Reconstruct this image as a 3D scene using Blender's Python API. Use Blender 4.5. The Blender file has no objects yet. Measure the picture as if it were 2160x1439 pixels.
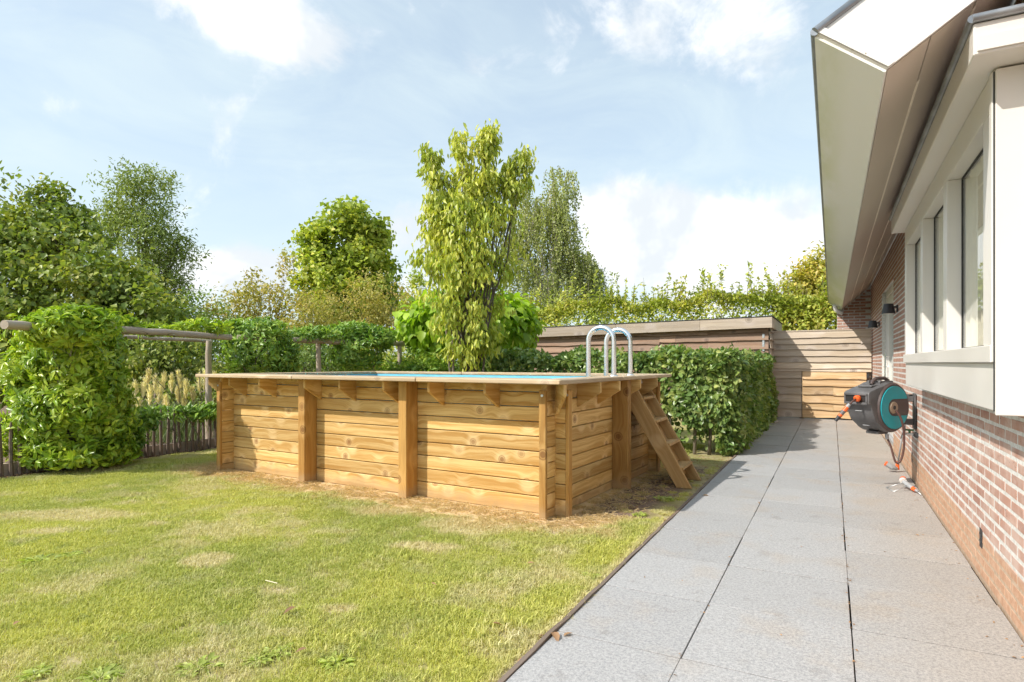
import bpy, bmesh, math, random
import numpy as np
from mathutils import Vector, Matrix

# ------------------------------------------------------------------ camera, sky, sun, exposure
scene = bpy.context.scene
COL = scene.collection
F_PX, CAM_H, CX, VY = 1270.0, 1.2, 1080.0, 765.0
YAW = math.atan((1755 - 1080) / F_PX)
SY, CY = math.sin(YAW), math.cos(YAW)
cam_d = bpy.data.cameras.new('camera')
cam = bpy.data.objects.new('camera', cam_d)
COL.objects.link(cam)
cam.location = (0, 0, CAM_H)
cam.rotation_euler = (math.radians(90), 0, YAW)
cam_d.sensor_width = 36.0
cam_d.lens = F_PX / 2160 * 36
cam_d.shift_y = (VY - 719.5) / 2160
cam_d.clip_start = 0.05
cam_d.clip_end = 3000
scene.camera = cam

SUN_EL = math.radians(43)
SUN_H = Vector((-0.62, -0.785)).normalized()          # horizontal direction towards the sun
sun_d = bpy.data.lights.new('sun', 'SUN')
sun_d.energy = 2.35
sun_d.angle = math.radians(0.55)
sun_d.color = (1.0, 0.945, 0.86)
sun = bpy.data.objects.new('sun', sun_d)
COL.objects.link(sun)
to_sun = Vector((SUN_H.x * math.cos(SUN_EL), SUN_H.y * math.cos(SUN_EL), math.sin(SUN_EL)))
sun.rotation_euler = to_sun.to_track_quat('Z', 'Y').to_euler()
sun.location = to_sun * 40

scene.view_settings.view_transform = 'Standard'
scene.view_settings.look = 'None'
scene.view_settings.gamma = 1.0
scene.view_settings.use_curve_mapping = False
scene.view_settings.exposure = 1.15
scene.render.engine = 'CYCLES'
scene.cycles.max_bounces = 7
scene.cycles.diffuse_bounces = 3
scene.cycles.use_adaptive_sampling = True
scene.cycles.adaptive_threshold = 0.02
scene.cycles.glossy_bounces = 3
scene.cycles.transmission_bounces = 4
scene.cycles.transparent_max_bounces = 12
scene.cycles.use_denoising = True


class G:
    """small helper for writing node trees as expressions"""
    def __init__(s, nt):
        s.nt = nt

    def node(s, t, **props):
        n = s.nt.nodes.new(t)
        for k, v in props.items():
            setattr(n, k, v)
        return n

    def put(s, inp, val):
        if val is None:
            return
        if isinstance(val, bpy.types.NodeSocket):
            s.nt.links.new(val, inp)
        else:
            if inp.type == 'RGBA' and hasattr(val, '__len__') and len(val) == 3:
                val = (*val, 1.0)
            inp.default_value = val

    def math(s, op, a, b=None, c=None, clamp=False):
        n = s.node('ShaderNodeMath', operation=op, use_clamp=clamp)
        s.put(n.inputs[0], a); s.put(n.inputs[1], b); s.put(n.inputs[2], c)
        return n.outputs[0]

    def add(s, a, b): return s.math('ADD', a, b)
    def sub(s, a, b): return s.math('SUBTRACT', a, b)
    def mul(s, a, b): return s.math('MULTIPLY', a, b)

    def vm(s, op, a, b=None):
        n = s.node('ShaderNodeVectorMath', operation=op)
        s.put(n.inputs[0], a); s.put(n.inputs[1], b)
        return n.outputs['Vector'] if op not in ('LENGTH', 'DOT_PRODUCT', 'DISTANCE') else n.outputs['Value']

    def mix(s, f, a, b, mode='MIX'):
        n = s.node('ShaderNodeMix', data_type='RGBA', blend_type=mode)
        s.put(n.inputs[0], f); s.put(n.inputs[6], a); s.put(n.inputs[7], b)
        return n.outputs[2]

    def noise(s, vec, scale, detail=3, rough=0.5, dist=0.0):
        n = s.node('ShaderNodeTexNoise')
        s.put(n.inputs['Vector'], vec); s.put(n.inputs['Scale'], scale)
        n.inputs['Detail'].default_value = detail
        n.inputs['Roughness'].default_value = rough
        n.inputs['Distortion'].default_value = dist
        return n.outputs['Fac']

    def vor(s, vec, scale, feature='F1', rnd=1.0):
        n = s.node('ShaderNodeTexVoronoi', feature=feature)
        s.put(n.inputs['Vector'], vec); s.put(n.inputs['Scale'], scale)
        n.inputs['Randomness'].default_value = rnd
        return n

    def mr(s, x, a, b, c=0.0, d=1.0, smooth=True):
        n = s.node('ShaderNodeMapRange', interpolation_type='SMOOTHSTEP' if smooth else 'LINEAR')
        s.put(n.inputs[0], x)
        for i, v in enumerate((a, b, c, d)):
            s.put(n.inputs[i + 1], v)
        return n.outputs[0]

    def sep(s, v):
        n = s.node('ShaderNodeSeparateXYZ'); s.put(n.inputs[0], v)
        return n.outputs[0], n.outputs[1], n.outputs[2]

    def comb(s, x, y, z):
        n = s.node('ShaderNodeCombineXYZ')
        s.put(n.inputs[0], x); s.put(n.inputs[1], y); s.put(n.inputs[2], z)
        return n.outputs[0]

    def pos(s): return s.node('ShaderNodeNewGeometry').outputs['Position']
    def obj(s): return s.node('ShaderNodeTexCoord').outputs['Object']
    def orand(s): return s.node('ShaderNodeObjectInfo').outputs['Random']
    def island(s): return s.node('ShaderNodeNewGeometry').outputs['Random Per Island']

    def bump(s, h, strength=0.3, dist=0.01):
        n = s.node('ShaderNodeBump')
        n.inputs['Strength'].default_value = strength
        n.inputs['Distance'].default_value = dist
        s.put(n.inputs['Height'], h)
        return n.outputs['Normal']


# ---- world: physical sky plus drifting cloud
world = bpy.data.worlds.new('World')
scene.world = world
world.use_nodes = True
wn = world.node_tree
wn.nodes.clear()
g = G(wn)
sky = g.node('ShaderNodeTexSky', sky_type='NISHITA', sun_disc=False)
sky.sun_elevation = SUN_EL
sky.sun_rotation = math.atan2(SUN_H.x, SUN_H.y)
sky.altitude = 0
sky.air_density = 1.0
sky.dust_density = 1.6
sky.ozone_density = 1.0
SKY_STRENGTH = 0.105
dirv = g.node('ShaderNodeTexCoord').outputs['Generated']
dirv = g.vm('NORMALIZE', dirv)
dx, dy, dz = g.sep(dirv)
el = g.math('ARCSINE', dz)
az = g.math('ARCTAN2', dx, dy)
zc = g.math('MAXIMUM', g.add(dz, 0.10), 0.05)
plane = g.comb(g.math('DIVIDE', dx, zc), g.math('DIVIDE', dy, zc), 0.0)
n_big = g.noise(plane, 0.75, 4, 0.60, 0.5)
n_fine = g.noise(dirv, 6.5, 7, 0.62, 0.6)
n_edge = g.noise(dirv, 15.0, 5, 0.62, 0.2)


def sky_dir(u, v):
    r, q = (u - CX) / F_PX, -(v - VY) / F_PX
    d = Vector((r * CY - SY, r * SY + CY, q)).normalized()
    return math.atan2(d.x, d.y), math.asin(d.z)


banks = [  # pixel centre, half widths, weight of the cloud banks in the sky
    (520, 35, 165, 85, .34), (660, 80, 110, 60, .30), (430, -60, 180, 120, .25), (860, 10, 170, 75, .12), (1130, 20, 240, 90, .15), (1060, 130, 90, 35, .14),
    (1190, 140, 50, 45, .14), (1380, 60, 140, 120, .13), (1580, 80, 110, 100, .26), (1680, -60, 220, 130, .12),
    (1430, 500, 330, 110, .42), (1310, 430, 160, 50, .22), (1600, 560, 260, 120, .32),
    (880, 480, 120, 62, .34), (900, 600, 140, 70, .2), (480, 580, 150, 62, .34), (640, 560, 90, 40, .2), (170, 225, 110, 26, .13)]
field = None
for (u, v, ru, rv, w) in banks:
    a0, e0 = sky_dir(u, v)
    a1, _ = sky_dir(u + ru, v)
    _, e1 = sky_dir(u, v - rv)
    qa = g.math('DIVIDE', g.sub(az, a0), abs(a1 - a0))
    qe = g.math('DIVIDE', g.sub(el, e0), abs(e1 - e0))
    q = g.add(g.mul(qa, qa), g.mul(qe, qe))
    e = g.mul(g.math('POWER', 2.718, g.mul(q, -1.0)), w)
    field = e if field is None else g.add(field, e)
cloud = g.add(g.add(g.mul(n_fine, 0.85), g.mul(n_edge, 0.26)), field)
cloud = g.add(cloud, g.mul(g.sub(n_big, 0.5), 0.3))
cmask = g.mr(cloud, 0.65, 0.93)
veil_n = g.noise(g.vm('MULTIPLY', dirv, (2.2, 2.2, 6.0)), 1.5, 5, 0.6, 0.8)
low = g.mr(dz, 0.0, 0.42, 1.0, 0.0)
veil = g.add(g.mr(veil_n, 0.25, 0.85, 0.50, 0.86), g.mul(low, 0.22))
veil = g.math('MINIMUM', veil, 0.93)
shade_n = g.noise(dirv, 9.0, 4, 0.6, 0.2)
ccol = g.mix(g.mr(shade_n, 0.36, 0.62), (0.40, 0.425, 0.447), (0.57, 0.57, 0.565))
skyc = g.mix(1.0, sky.outputs[0], (SKY_STRENGTH,) * 3, 'MULTIPLY')
skyc = g.mix(veil, skyc, (0.372, 0.436, 0.455))
skyc = g.mix(g.mul(cmask, 0.95), skyc, ccol)
bg = g.node('ShaderNodeBackground')
g.put(bg.inputs['Color'], skyc)
bg.inputs['Strength'].default_value = 1.0
wo = g.node('ShaderNodeOutputWorld')
wn.links.new(bg.outputs[0], wo.inputs[0])


# ------------------------------------------------------------------ mesh helpers
def px(u, v, d):
    """world point that lies d metres deep in front of the photographer at photo pixel (u, v)"""
    l = (u - CX) / F_PX * d
    return Vector((l * CY - d * SY, l * SY + d * CY, CAM_H - (v - VY) / F_PX * d))


def tag(o, label=None, cat=None, group=None, kind=None):
    if label: o['label'] = label
    if cat: o['category'] = cat
    if group: o['group'] = group
    if kind: o['kind'] = kind
    return o


def link(name, me, mat=None, parent=None, loc=None, rot=None):
    o = bpy.data.objects.new(name, me)
    COL.objects.link(o)
    if mat is not None and me is not None and not me.materials:
        me.materials.append(mat)
    if parent is not None:
        o.parent = parent
    if loc is not None:
        o.location = loc
    if rot is not None:
        o.rotation_euler = rot
    return o


def empty(name, loc=(0, 0, 0), rz=0.0):
    o = bpy.data.objects.new(name, None)
    COL.objects.link(o)
    o.empty_display_size = 0.1
    o.location = loc
    o.rotation_euler = (0, 0, rz)
    return o


class MB:
    def __init__(s):
        s.v, s.f = [], []

    def raw(s, vs, fs):
        n = len(s.v)
        s.v += [tuple(v) for v in vs]
        s.f += [tuple(i + n for i in q) for q in fs]
        return s

    def box(s, x0, x1, y0, y1, z0, z1, mat=None):
        vs = [Vector(p) for p in ((x0, y0, z0), (x1, y0, z0), (x1, y1, z0), (x0, y1, z0),
                                  (x0, y0, z1), (x1, y0, z1), (x1, y1, z1), (x0, y1, z1))]
        if mat is not None:
            vs = [mat @ v for v in vs]
        return s.raw(vs, [(0, 3, 2, 1), (4, 5, 6, 7), (0, 1, 5, 4), (1, 2, 6, 5), (2, 3, 7, 6), (3, 0, 4, 7)])

    def tube(s, pts, rad, n=8, cap=True):
        pts = [Vector(p) for p in pts]
        if not hasattr(rad, '__len__'):
            rad = [rad] * len(pts)
        rings, ref = [], None
        for i, p in enumerate(pts):
            t = (pts[min(i + 1, len(pts) - 1)] - pts[max(i - 1, 0)]).normalized()
            if ref is None:
                ref = Vector((0, 0, 1)) if abs(t.z) < 0.9 else Vector((1, 0, 0))
            a = (ref - t * ref.dot(t))
            a = a.normalized() if a.length > 1e-5 else t.orthogonal().normalized()
            b = t.cross(a)
            ref = a
            rings.append([p + (a * math.cos(2 * math.pi * k / n) + b * math.sin(2 * math.pi * k / n)) * rad[i] for k in range(n)])
        vs = [v for r in rings for v in r]
        fs = []
        for i in range(len(rings) - 1):
            for k in range(n):
                k2 = (k + 1) % n
                fs.append((i * n + k, i * n + k2, (i + 1) * n + k2, (i + 1) * n + k))
        if cap:
            fs.append(tuple(range(n - 1, -1, -1)))
            fs.append(tuple((len(rings) - 1) * n + k for k in range(n)))
        return s.raw(vs, fs)

    def prism(s, poly, a, b, axis='y', mat=None):
        """poly: list of 2-D points, extruded from a to b along axis"""
        def P(p, t):
            q = {'y': (p[0], t, p[1]), 'x': (t, p[0], p[1]), 'z': (p[0], p[1], t)}[axis]
            return (mat @ Vector(q)) if mat is not None else Vector(q)
        n = len(poly)
        vs = [P(p, a) for p in poly] + [P(p, b) for p in poly]
        fs = [tuple(range(n))[::-1], tuple(range(n, 2 * n))]
        for i in range(n):
            j = (i + 1) % n
            fs.append((i, j, n + j, n + i))
        return s.raw(vs, fs)

    def mesh(s, name='mesh', smooth=False, bevel=0.0, seg=1, angle=None):
        me = bpy.data.meshes.new(name)
        me.from_pydata([tuple(v) for v in s.v], [], s.f)
        bm = bmesh.new(); bm.from_mesh(me)
        bmesh.ops.recalc_face_normals(bm, faces=bm.faces)
        if bevel > 0:
            es = [e for e in bm.edges if len(e.link_faces) == 2 and e.calc_face_angle(0) > 0.5]
            bmesh.ops.bevel(bm, geom=es, offset=bevel, segments=seg, affect='EDGES', profile=0.5)
        bm.to_mesh(me); bm.free()
        if smooth:
            for p in me.polygons:
                p.use_smooth = True
            if angle:
                me.set_sharp_from_angle(angle=math.radians(angle))
        return me

    def build(s, name, mat, parent=None, smooth=False, bevel=0.0, seg=1, angle=None, loc=None, rot=None):
        return link(name, s.mesh(name, smooth, bevel, seg, angle), mat, parent, loc, rot)


def cbox(name, size, mat, parent=None, loc=(0, 0, 0), rot=(0, 0, 0), bevel=0.003):
    """a box centred on its own origin, so wood grain follows its length"""
    x, y, z = (v / 2 for v in size)
    return MB().box(-x, x, -y, y, -z, z).build(name, mat, parent, bevel=bevel, loc=loc, rot=rot)


def np_mesh(name, V, Fc, smooth=False):
    """fast triangle mesh from numpy arrays"""
    me = bpy.data.meshes.new(name)
    nv, nf = len(V), len(Fc)
    me.vertices.add(nv)
    me.vertices.foreach_set('co', np.ascontiguousarray(V, dtype=np.float32).ravel())
    me.loops.add(nf * 3)
    me.loops.foreach_set('vertex_index', np.ascontiguousarray(Fc, dtype=np.int32).ravel())
    me.polygons.add(nf)
    me.polygons.foreach_set('loop_start', np.arange(0, nf * 3, 3, dtype=np.int32))
    me.polygons.foreach_set('loop_total', np.full(nf, 3, dtype=np.int32))
    if smooth:
        me.polygons.foreach_set('use_smooth', np.ones(nf, dtype=bool))
    me.update(calc_edges=True)
    return me


# ------------------------------------------------------------------ materials
def newmat(name, rough=0.6, spec=0.5):
    m = bpy.data.materials.new(name)
    m.use_nodes = True
    b = m.node_tree.nodes['Principled BSDF']
    b.inputs['Roughness'].default_value = rough
    b.inputs['Specular IOR Level'].default_value = spec
    return m, G(m.node_tree), b


def plain(name, col, rough=0.5, metal=0.0, spec=0.5, var=0.12, scale=14.0, bump=0.0):
    """a plain coloured material with a little uneven wear"""
    m, g, b = newmat(name, rough, spec)
    p = g.obj()
    n = g.noise(p, scale, 5, 0.6)
    c = g.mix(g.mr(n, 0.3, 0.75), tuple(v * (1 - var) for v in col), tuple(min(1, v * (1 + var)) for v in col))
    g.put(b.inputs['Base Color'], c)
    g.put(b.inputs['Roughness'], g.mr(n, 0.2, 0.8, max(0.02, rough - 0.1), min(1, rough + 0.12)))
    b.inputs['Metallic'].default_value = metal
    if bump:
        g.put(b.inputs['Normal'], g.bump(g.noise(p, scale * 12, 3), bump, 0.002))
    return m


def wood(name, light, dark, knot, axis=0, knots=4.0, grain=1.0, rough=0.62, grey=None, greyamt=0.0, stain=0.25, cracks=0.0):
    """sawn timber: long grain, growth rings bending round knots, per-piece tint"""
    m, g, b = newmat(name, rough, 0.3)
    x, y, z = g.sep(g.obj())
    if axis == 2:
        x, y, z = z, y, x
    r = g.orand()
    off = g.mul(r, 37.0)
    u = g.add(x, off)
    w = g.add(z, g.mul(y, 0.9))
    kv = g.vor(g.comb(u, g.add(w, g.mul(r, 11.0)), 0.0), knots)
    kv.voronoi_dimensions = '2D'
    kd = kv.outputs['Distance']
    halo = g.mr(kd, 0.05, 0.42, 1.0, 0.0)
    wob = g.noise(g.comb(g.mul(u, 2.0), g.mul(r, 9.0), g.mul(w, 5.0)), 1.0, 3, 0.5)
    wz = g.add(w, g.add(g.mul(halo, 0.035), g.mul(wob, 0.05)))
    fine = g.noise(g.comb(g.mul(u, 3.0), y, g.mul(wz, 110.0)), 1.0, 4, 0.6)
    ring = g.noise(g.comb(g.mul(u, 0.7), g.mul(r, 5.0), g.mul(wz, 26.0)), 1.0, 3, 0.55)
    gr = g.add(g.mul(fine, 0.45 * grain), g.mul(ring, 0.75 * grain))
    c = g.mix(g.mr(gr, 0.44, 0.76), light, dark)
    blot = g.noise(g.comb(g.mul(u, 1.6), g.mul(r, 3.0), g.mul(w, 6.0)), 1.0, 4, 0.6)
    c = g.mix(g.mul(g.mr(blot, 0.40, 0.78), stain), c, tuple(v * 0.55 for v in dark))
    c = g.mix(g.mul(g.mul(g.mr(halo, 0.25, 0.95), g.mr(blot, 0.3, 0.6)), 0.55), c, (min(1, light[0] * 1.16), min(1, light[1] * 1.24), min(1, light[2] * 1.55)))
    kn = g.mr(kd, 0.05, 0.095, 1.0, 0.0)
    kring = g.mr(g.math('ABSOLUTE', g.sub(kd, 0.10)), 0.0, 0.028, 0.75, 0.0)
    pick = g.mr(g.sep(kv.outputs['Color'])[0], 0.18, 0.75, 0.0, 0.85)
    kd = g.mul(kd, g.mr(g.sep(kv.outputs['Color'])[1], 0.0, 1.0, 0.9, 1.9))
    c = g.mix(g.mul(g.math('MAXIMUM', g.mul(kn, 0.85), kring), pick), c, knot)
    if grey is not None:
        gm = g.noise(g.comb(g.mul(u, 1.1), g.mul(r, 7.0), g.mul(w, 9.0)), 1.0, 5, 0.65)
        c = g.mix(g.mul(g.mr(gm, 0.25, 0.62), greyamt), c, grey)
    if cracks:
        cr = g.noise(g.comb(g.mul(u, 1.2), y, g.mul(wz, 60.0)), 1.0, 2, 0.5)
        c = g.mix(g.mul(g.mr(cr, 0.66, 0.72), cracks), c, tuple(v * 0.25 for v in dark))
    tint = g.mr(r, 0.0, 1.0, 0.76, 1.16, False)
    c = g.mix(1.0, c, g.comb(tint, g.mul(tint, 0.985), g.mul(tint, 0.96)), 'MULTIPLY')
    if name.startswith('pine'):
        # soil splashed up from the ground
        wz_ = g.sep(g.pos())[2]
        dn = g.noise(g.pos(), 9.0, 4, 0.65)
        c = g.mix(g.mul(g.mr(g.add(wz_, g.mul(g.sub(dn, 0.5), 0.22)), 0.0, 0.12, 1.0, 0.0), 0.55), c, (0.40, 0.285, 0.165))
    g.put(b.inputs['Base Color'], c)
    g.put(b.inputs['Normal'], g.bump(g.add(gr, g.mul(kn, 0.4)), 0.25, 0.004))
    return m


def leafmat(name, cols, dark=0.55, rough=0.42, trans=0.35, clump=0.9, spec=0.4):
    """leaf: tint per leaf and per clump, light shining through"""
    m, g, b = newmat(name, rough, spec)
    isl = g.math('FRACT', g.add(g.island(), g.orand()))
    n = g.noise(g.pos(), clump, 3, 0.6)
    t = g.math('ADD', g.mul(isl, 0.62), g.mr(n, 0.30, 0.70, 0.0, 0.38), clamp=True)
    r = g.node('ShaderNodeValToRGB')
    e = r.color_ramp.elements
    k = len(cols)
    e[0].position = 0.0; e[0].color = (*cols[0], 1)
    e[1].position = 1.0; e[1].color = (*cols[-1], 1)
    for i, cc in enumerate(cols[1:-1]):
        q = e.new((i + 1) / (k - 1)); q.color = (*cc, 1)
    g.put(r.inputs[0], t)
    col = r.outputs[0]
    h = g.math('FRACT', g.mul(isl, 17.3))
    v = g.mr(h, 0.0, 1.0, 1.6, 2.6, False)
    col = g.mix(1.0, col, g.comb(v, v, v), 'MULTIPLY')
    g.put(b.inputs['Base Color'], col)
    tr = g.node('ShaderNodeBsdfTranslucent')
    g.put(tr.inputs['Color'], g.mix(1.0, col, (1.25, 1.35, 0.55), 'MULTIPLY'))
    mx = g.node('ShaderNodeMixShader')
    mx.inputs[0].default_value = trans
    out = m.node_tree.nodes['Material Output']
    m.node_tree.links.new(b.outputs[0], mx.inputs[1])
    m.node_tree.links.new(tr.outputs[0], mx.inputs[2])
    m.node_tree.links.new(mx.outputs[0], out.inputs[0])
    return m


M = {}
M['pine'] = wood('pine', (0.78, 0.545, 0.235), (0.54, 0.30, 0.085), (0.24, 0.092, 0.028), knots=3.3, stain=0.16)
M['pine_up'] = wood('pine_upright', (0.53, 0.31, 0.098), (0.38, 0.19, 0.048), (0.15, 0.055, 0.015), axis=2, knots=2.6, stain=0.35, cracks=0.35)
M['pine_top'] = wood('pine_coping', (0.62, 0.46, 0.28), (0.40, 0.26, 0.13), (0.17, 0.08, 0.03), knots=3.0, grey=(0.47, 0.40, 0.31), greyamt=0.55)
M['step_wood'] = wood('step_wood', (0.56, 0.37, 0.165), (0.40, 0.235, 0.09), (0.15, 0.06, 0.02), knots=3.0, stain=0.3)
M['shed_wood'] = wood('shed_wood', (0.43, 0.265, 0.17), (0.28, 0.15, 0.09), (0.06, 0.03, 0.018), knots=2.2, grey=(0.31, 0.245, 0.20), greyamt=0.5, cracks=0.4)
M['fascia_wood'] = wood('weathered_fascia', (0.57, 0.485, 0.39), (0.41, 0.33, 0.25), (0.13, 0.09, 0.06), knots=1.6, grey=(0.45, 0.385, 0.33), greyamt=0.6, cracks=0.4)
M['gate_wood'] = wood('weathered_gate', (0.66, 0.56, 0.43), (0.49, 0.385, 0.275), (0.14, 0.09, 0.06), knots=1.7, grey=(0.58, 0.50, 0.42), greyamt=0.55, cracks=0.4)
M['gate_new'] = wood('newer_gate_board', (0.66, 0.47, 0.26), (0.48, 0.295, 0.13), (0.16, 0.08, 0.03), knots=1.8, grey=(0.48, 0.39, 0.29), greyamt=0.3, cracks=0.3)
M['log'] = wood('log', (0.52, 0.42, 0.32), (0.30, 0.225, 0.165), (0.07, 0.05, 0.035), knots=1.6, grey=(0.54, 0.47, 0.40), greyamt=0.6, cracks=0.8)
M['log_up'] = wood('log_upright', (0.50, 0.41, 0.32), (0.30, 0.225, 0.165), (0.07, 0.05, 0.035), axis=2, knots=1.6, grey=(0.54, 0.47, 0.40), greyamt=0.6, cracks=0.8)
M['picket'] = wood('picket_wood', (0.25, 0.18, 0.14), (0.14, 0.095, 0.072), (0.03, 0.02, 0.015), axis=2, knots=3.0, grey=(0.19, 0.155, 0.135), greyamt=0.5, cracks=0.5)
M['edging'] = wood('edging_board', (0.20, 0.145, 0.11), (0.115, 0.078, 0.058), (0.05, 0.03, 0.02), knots=2.0, grey=(0.23, 0.195, 0.165), greyamt=0.6, cracks=0.5)
M['bark'] = wood('bark', (0.23, 0.185, 0.14), (0.11, 0.085, 0.062), (0.05, 0.035, 0.025), axis=2, knots=5.0, grey=(0.22, 0.20, 0.165), greyamt=0.5, cracks=0.6)
M['birch_bark'] = wood('birch_bark', (0.62, 0.59, 0.54), (0.42, 0.38, 0.33), (0.06, 0.05, 0.04), axis=2, knots=7.0, cracks=0.6)
M['white'] = plain('cream_paint', (0.735, 0.70, 0.655), 0.38, var=0.025, scale=1.2)
M['offwhite'] = plain('verge_paint', (0.76, 0.75, 0.715), 0.45, var=0.04, scale=2.0)
M['soffit'] = plain('soffit_paint', (0.55, 0.465, 0.385), 0.5, var=0.05, scale=1.5)
M['bead'] = plain('joint_bead', (0.88, 0.79, 0.66), 0.5, var=0.05)
M['zinc'] = plain('zinc', (0.34, 0.36, 0.38), 0.42, metal=0.75, var=0.25, scale=5.0)
M['steel'] = plain('stainless_steel', (0.90, 0.91, 0.92), 0.24, metal=1.0, var=0.015, scale=2.0)
M['galv'] = plain('galvanised_steel', (0.62, 0.64, 0.65), 0.4, metal=0.8, var=0.2, scale=40)
M['dark_metal'] = plain('dark_metal', (0.035, 0.036, 0.04), 0.45, var=0.2)
M['anthracite'] = plain('anthracite_plastic', (0.115, 0.112, 0.115), 0.48, var=0.22, scale=9, bump=0.15)
M['brown_plastic'] = plain('brown_black_plastic', (0.082, 0.058, 0.055), 0.42, var=0.15, scale=9)
M['teal'] = plain('teal_plastic', (0.012, 0.37, 0.44), 0.40, var=0.07, scale=7)
M['orange'] = plain('orange_plastic', (0.82, 0.135, 0.025), 0.4, var=0.08)
M['beige_hub'] = plain('beige_hub', (0.42, 0.31, 0.22), 0.5, var=0.15)
M['hose'] = plain('hose_rubber', (0.10, 0.045, 0.036), 0.5, var=0.15)
M['greyplastic'] = plain('grey_plastic', (0.36, 0.37, 0.38), 0.45)
M['green_plastic'] = plain('green_plastic', (0.04, 0.14, 0.05), 0.5)
M['black'] = plain('black_plastic', (0.022, 0.021, 0.021), 0.5)
M['lamp'] = plain('lamp_metal', (0.04, 0.041, 0.046), 0.5, var=0.2)
M['liner'] = plain('pool_liner', (0.20, 0.58, 0.74), 0.35, var=0.05, scale=3)
M['curtain'] = plain('curtain', (0.86, 0.79, 0.66), 0.85, var=0.05)
M['interior'] = plain('interior_plaster', (0.7, 0.65, 0.57), 0.9, var=0.05, scale=2)
M['gasket'] = plain('rubber_gasket', (0.03, 0.03, 0.03), 0.7)
M['deadleaf'] = leafmat('dead_leaf', [(0.14, 0.075, 0.04), (0.22, 0.135, 0.075), (0.10, 0.05, 0.025)], trans=0.15, rough=0.7)

# leaves of each kind of plant
M['lf_cherry'] = leafmat('leaf_cherry', [(0.135, 0.175, 0.027), (0.205, 0.23, 0.037), (0.285, 0.285, 0.050), (0.345, 0.325, 0.08)], rough=0.38, trans=0.38, clump=1.6)
M['lf_bush'] = leafmat('leaf_bush', [(0.070, 0.125, 0.016), (0.125, 0.19, 0.020), (0.20, 0.25, 0.026), (0.30, 0.32, 0.045)], rough=0.30, trans=0.32, clump=2.2)
M['lf_vine'] = leafmat('leaf_vine', [(0.050, 0.100, 0.022), (0.085, 0.150, 0.026), (0.15, 0.215, 0.038), (0.24, 0.28, 0.06)], rough=0.32, trans=0.3, clump=2.2)
M['lf_beech'] = leafmat('leaf_beech', [(0.050, 0.092, 0.028), (0.078, 0.125, 0.034), (0.130, 0.170, 0.046), (0.21, 0.22, 0.07)], rough=0.34, trans=0.28, clump=2.0, spec=0.45)
M['lf_catalpa'] = leafmat('leaf_catalpa', [(0.10, 0.17, 0.016), (0.16, 0.235, 0.020), (0.235, 0.30, 0.028)], rough=0.45, trans=0.42, clump=2.0)
M['lf_hazel'] = leafmat('leaf_hazel', [(0.060, 0.090, 0.022), (0.095, 0.130, 0.026), (0.145, 0.170, 0.034), (0.22, 0.205, 0.045)], rough=0.45, trans=0.32, clump=0.8)
M['lf_ash'] = leafmat('leaf_ash', [(0.085, 0.115, 0.034), (0.125, 0.158, 0.042), (0.18, 0.20, 0.055)], rough=0.45, trans=0.32, clump=0.7)
M['lf_maple'] = leafmat('leaf_maple', [(0.095, 0.140, 0.025), (0.170, 0.210, 0.034), (0.25, 0.27, 0.045), (0.36, 0.32, 0.055)], rough=0.45, trans=0.36, clump=0.7)
M['lf_birch'] = leafmat('leaf_birch', [(0.13, 0.145, 0.055), (0.19, 0.205, 0.075), (0.25, 0.255, 0.10)], rough=0.42, trans=0.34, clump=0.8)
M['lf_olive'] = leafmat('leaf_olive_shrub', [(0.135, 0.130, 0.035), (0.19, 0.18, 0.048), (0.255, 0.215, 0.065), (0.29, 0.19, 0.075)], rough=0.5, trans=0.36, clump=0.9)
M['lf_green'] = leafmat('leaf_green_shrub', [(0.060, 0.100, 0.028), (0.105, 0.150, 0.034), (0.165, 0.195, 0.045)], rough=0.45, trans=0.33, clump=1.0)
M['lf_hedge'] = leafmat('leaf_rear_hedge', [(0.115, 0.150, 0.026), (0.175, 0.205, 0.034), (0.25, 0.255, 0.050), (0.31, 0.26, 0.07)], rough=0.42, trans=0.34, clump=1.0)
M['lf_gold'] = leafmat('leaf_gold_tree', [(0.145, 0.150, 0.030), (0.21, 0.20, 0.036), (0.29, 0.235, 0.055), (0.33, 0.22, 0.065)], rough=0.42, trans=0.36, clump=1.1)
M['lf_pampas'] = leafmat('leaf_pampas', [(0.075, 0.105, 0.050), (0.105, 0.135, 0.062), (0.15, 0.165, 0.085)], rough=0.5, trans=0.3, clump=1.5)
M['plume'] = leafmat('pampas_plume', [(0.38, 0.325, 0.21), (0.40, 0.355, 0.245), (0.41, 0.37, 0.275)], rough=0.8, trans=0.35, clump=2.0, spec=0.1)
M['lf_weed'] = leafmat('leaf_weed', [(0.15, 0.19, 0.038), (0.20, 0.235, 0.050), (0.24, 0.26, 0.075)], rough=0.4, trans=0.3, clump=3.0)
# ------------------------------------------------------------------ the setting: ground, lawn, path
POOL_O, POOL_R = Vector((-1.962, 4.384, 0.0)), math.radians(-3.0)
WALL_X = 0.735
LAWN_X0, LAWN_X1 = -7.62, -1.118


def pool_local(x, y):
    c, s = math.cos(POOL_R), math.sin(POOL_R)
    a, b = x - POOL_O.x, y - POOL_O.y
    return a * c + b * s, -a * s + b * c


# dried-out patches seen in the lawn (photo pixel, half size, strength)
DRY = [(150, 1085, 220, 16, .8), (90, 1118, 70, 10, .7), (330, 1105, 80, 10, .6), (435, 1178, 60, 18, .95), (560, 1075, 120, 14, .6), (700, 1120, 90, 10, .45),
       (900, 1150, 90, 14, .85), (1000, 1105, 120, 26, .9), (820, 1075, 120, 14, .8), (600, 1240, 90, 16, .55), (720, 1280, 60, 14, .6), (250, 1375, 80, 16, .55), (1180, 1110, 60, 20, .6), (760, 1045, 60, 12, .7), (300, 1060, 100, 8, .5)]


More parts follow.
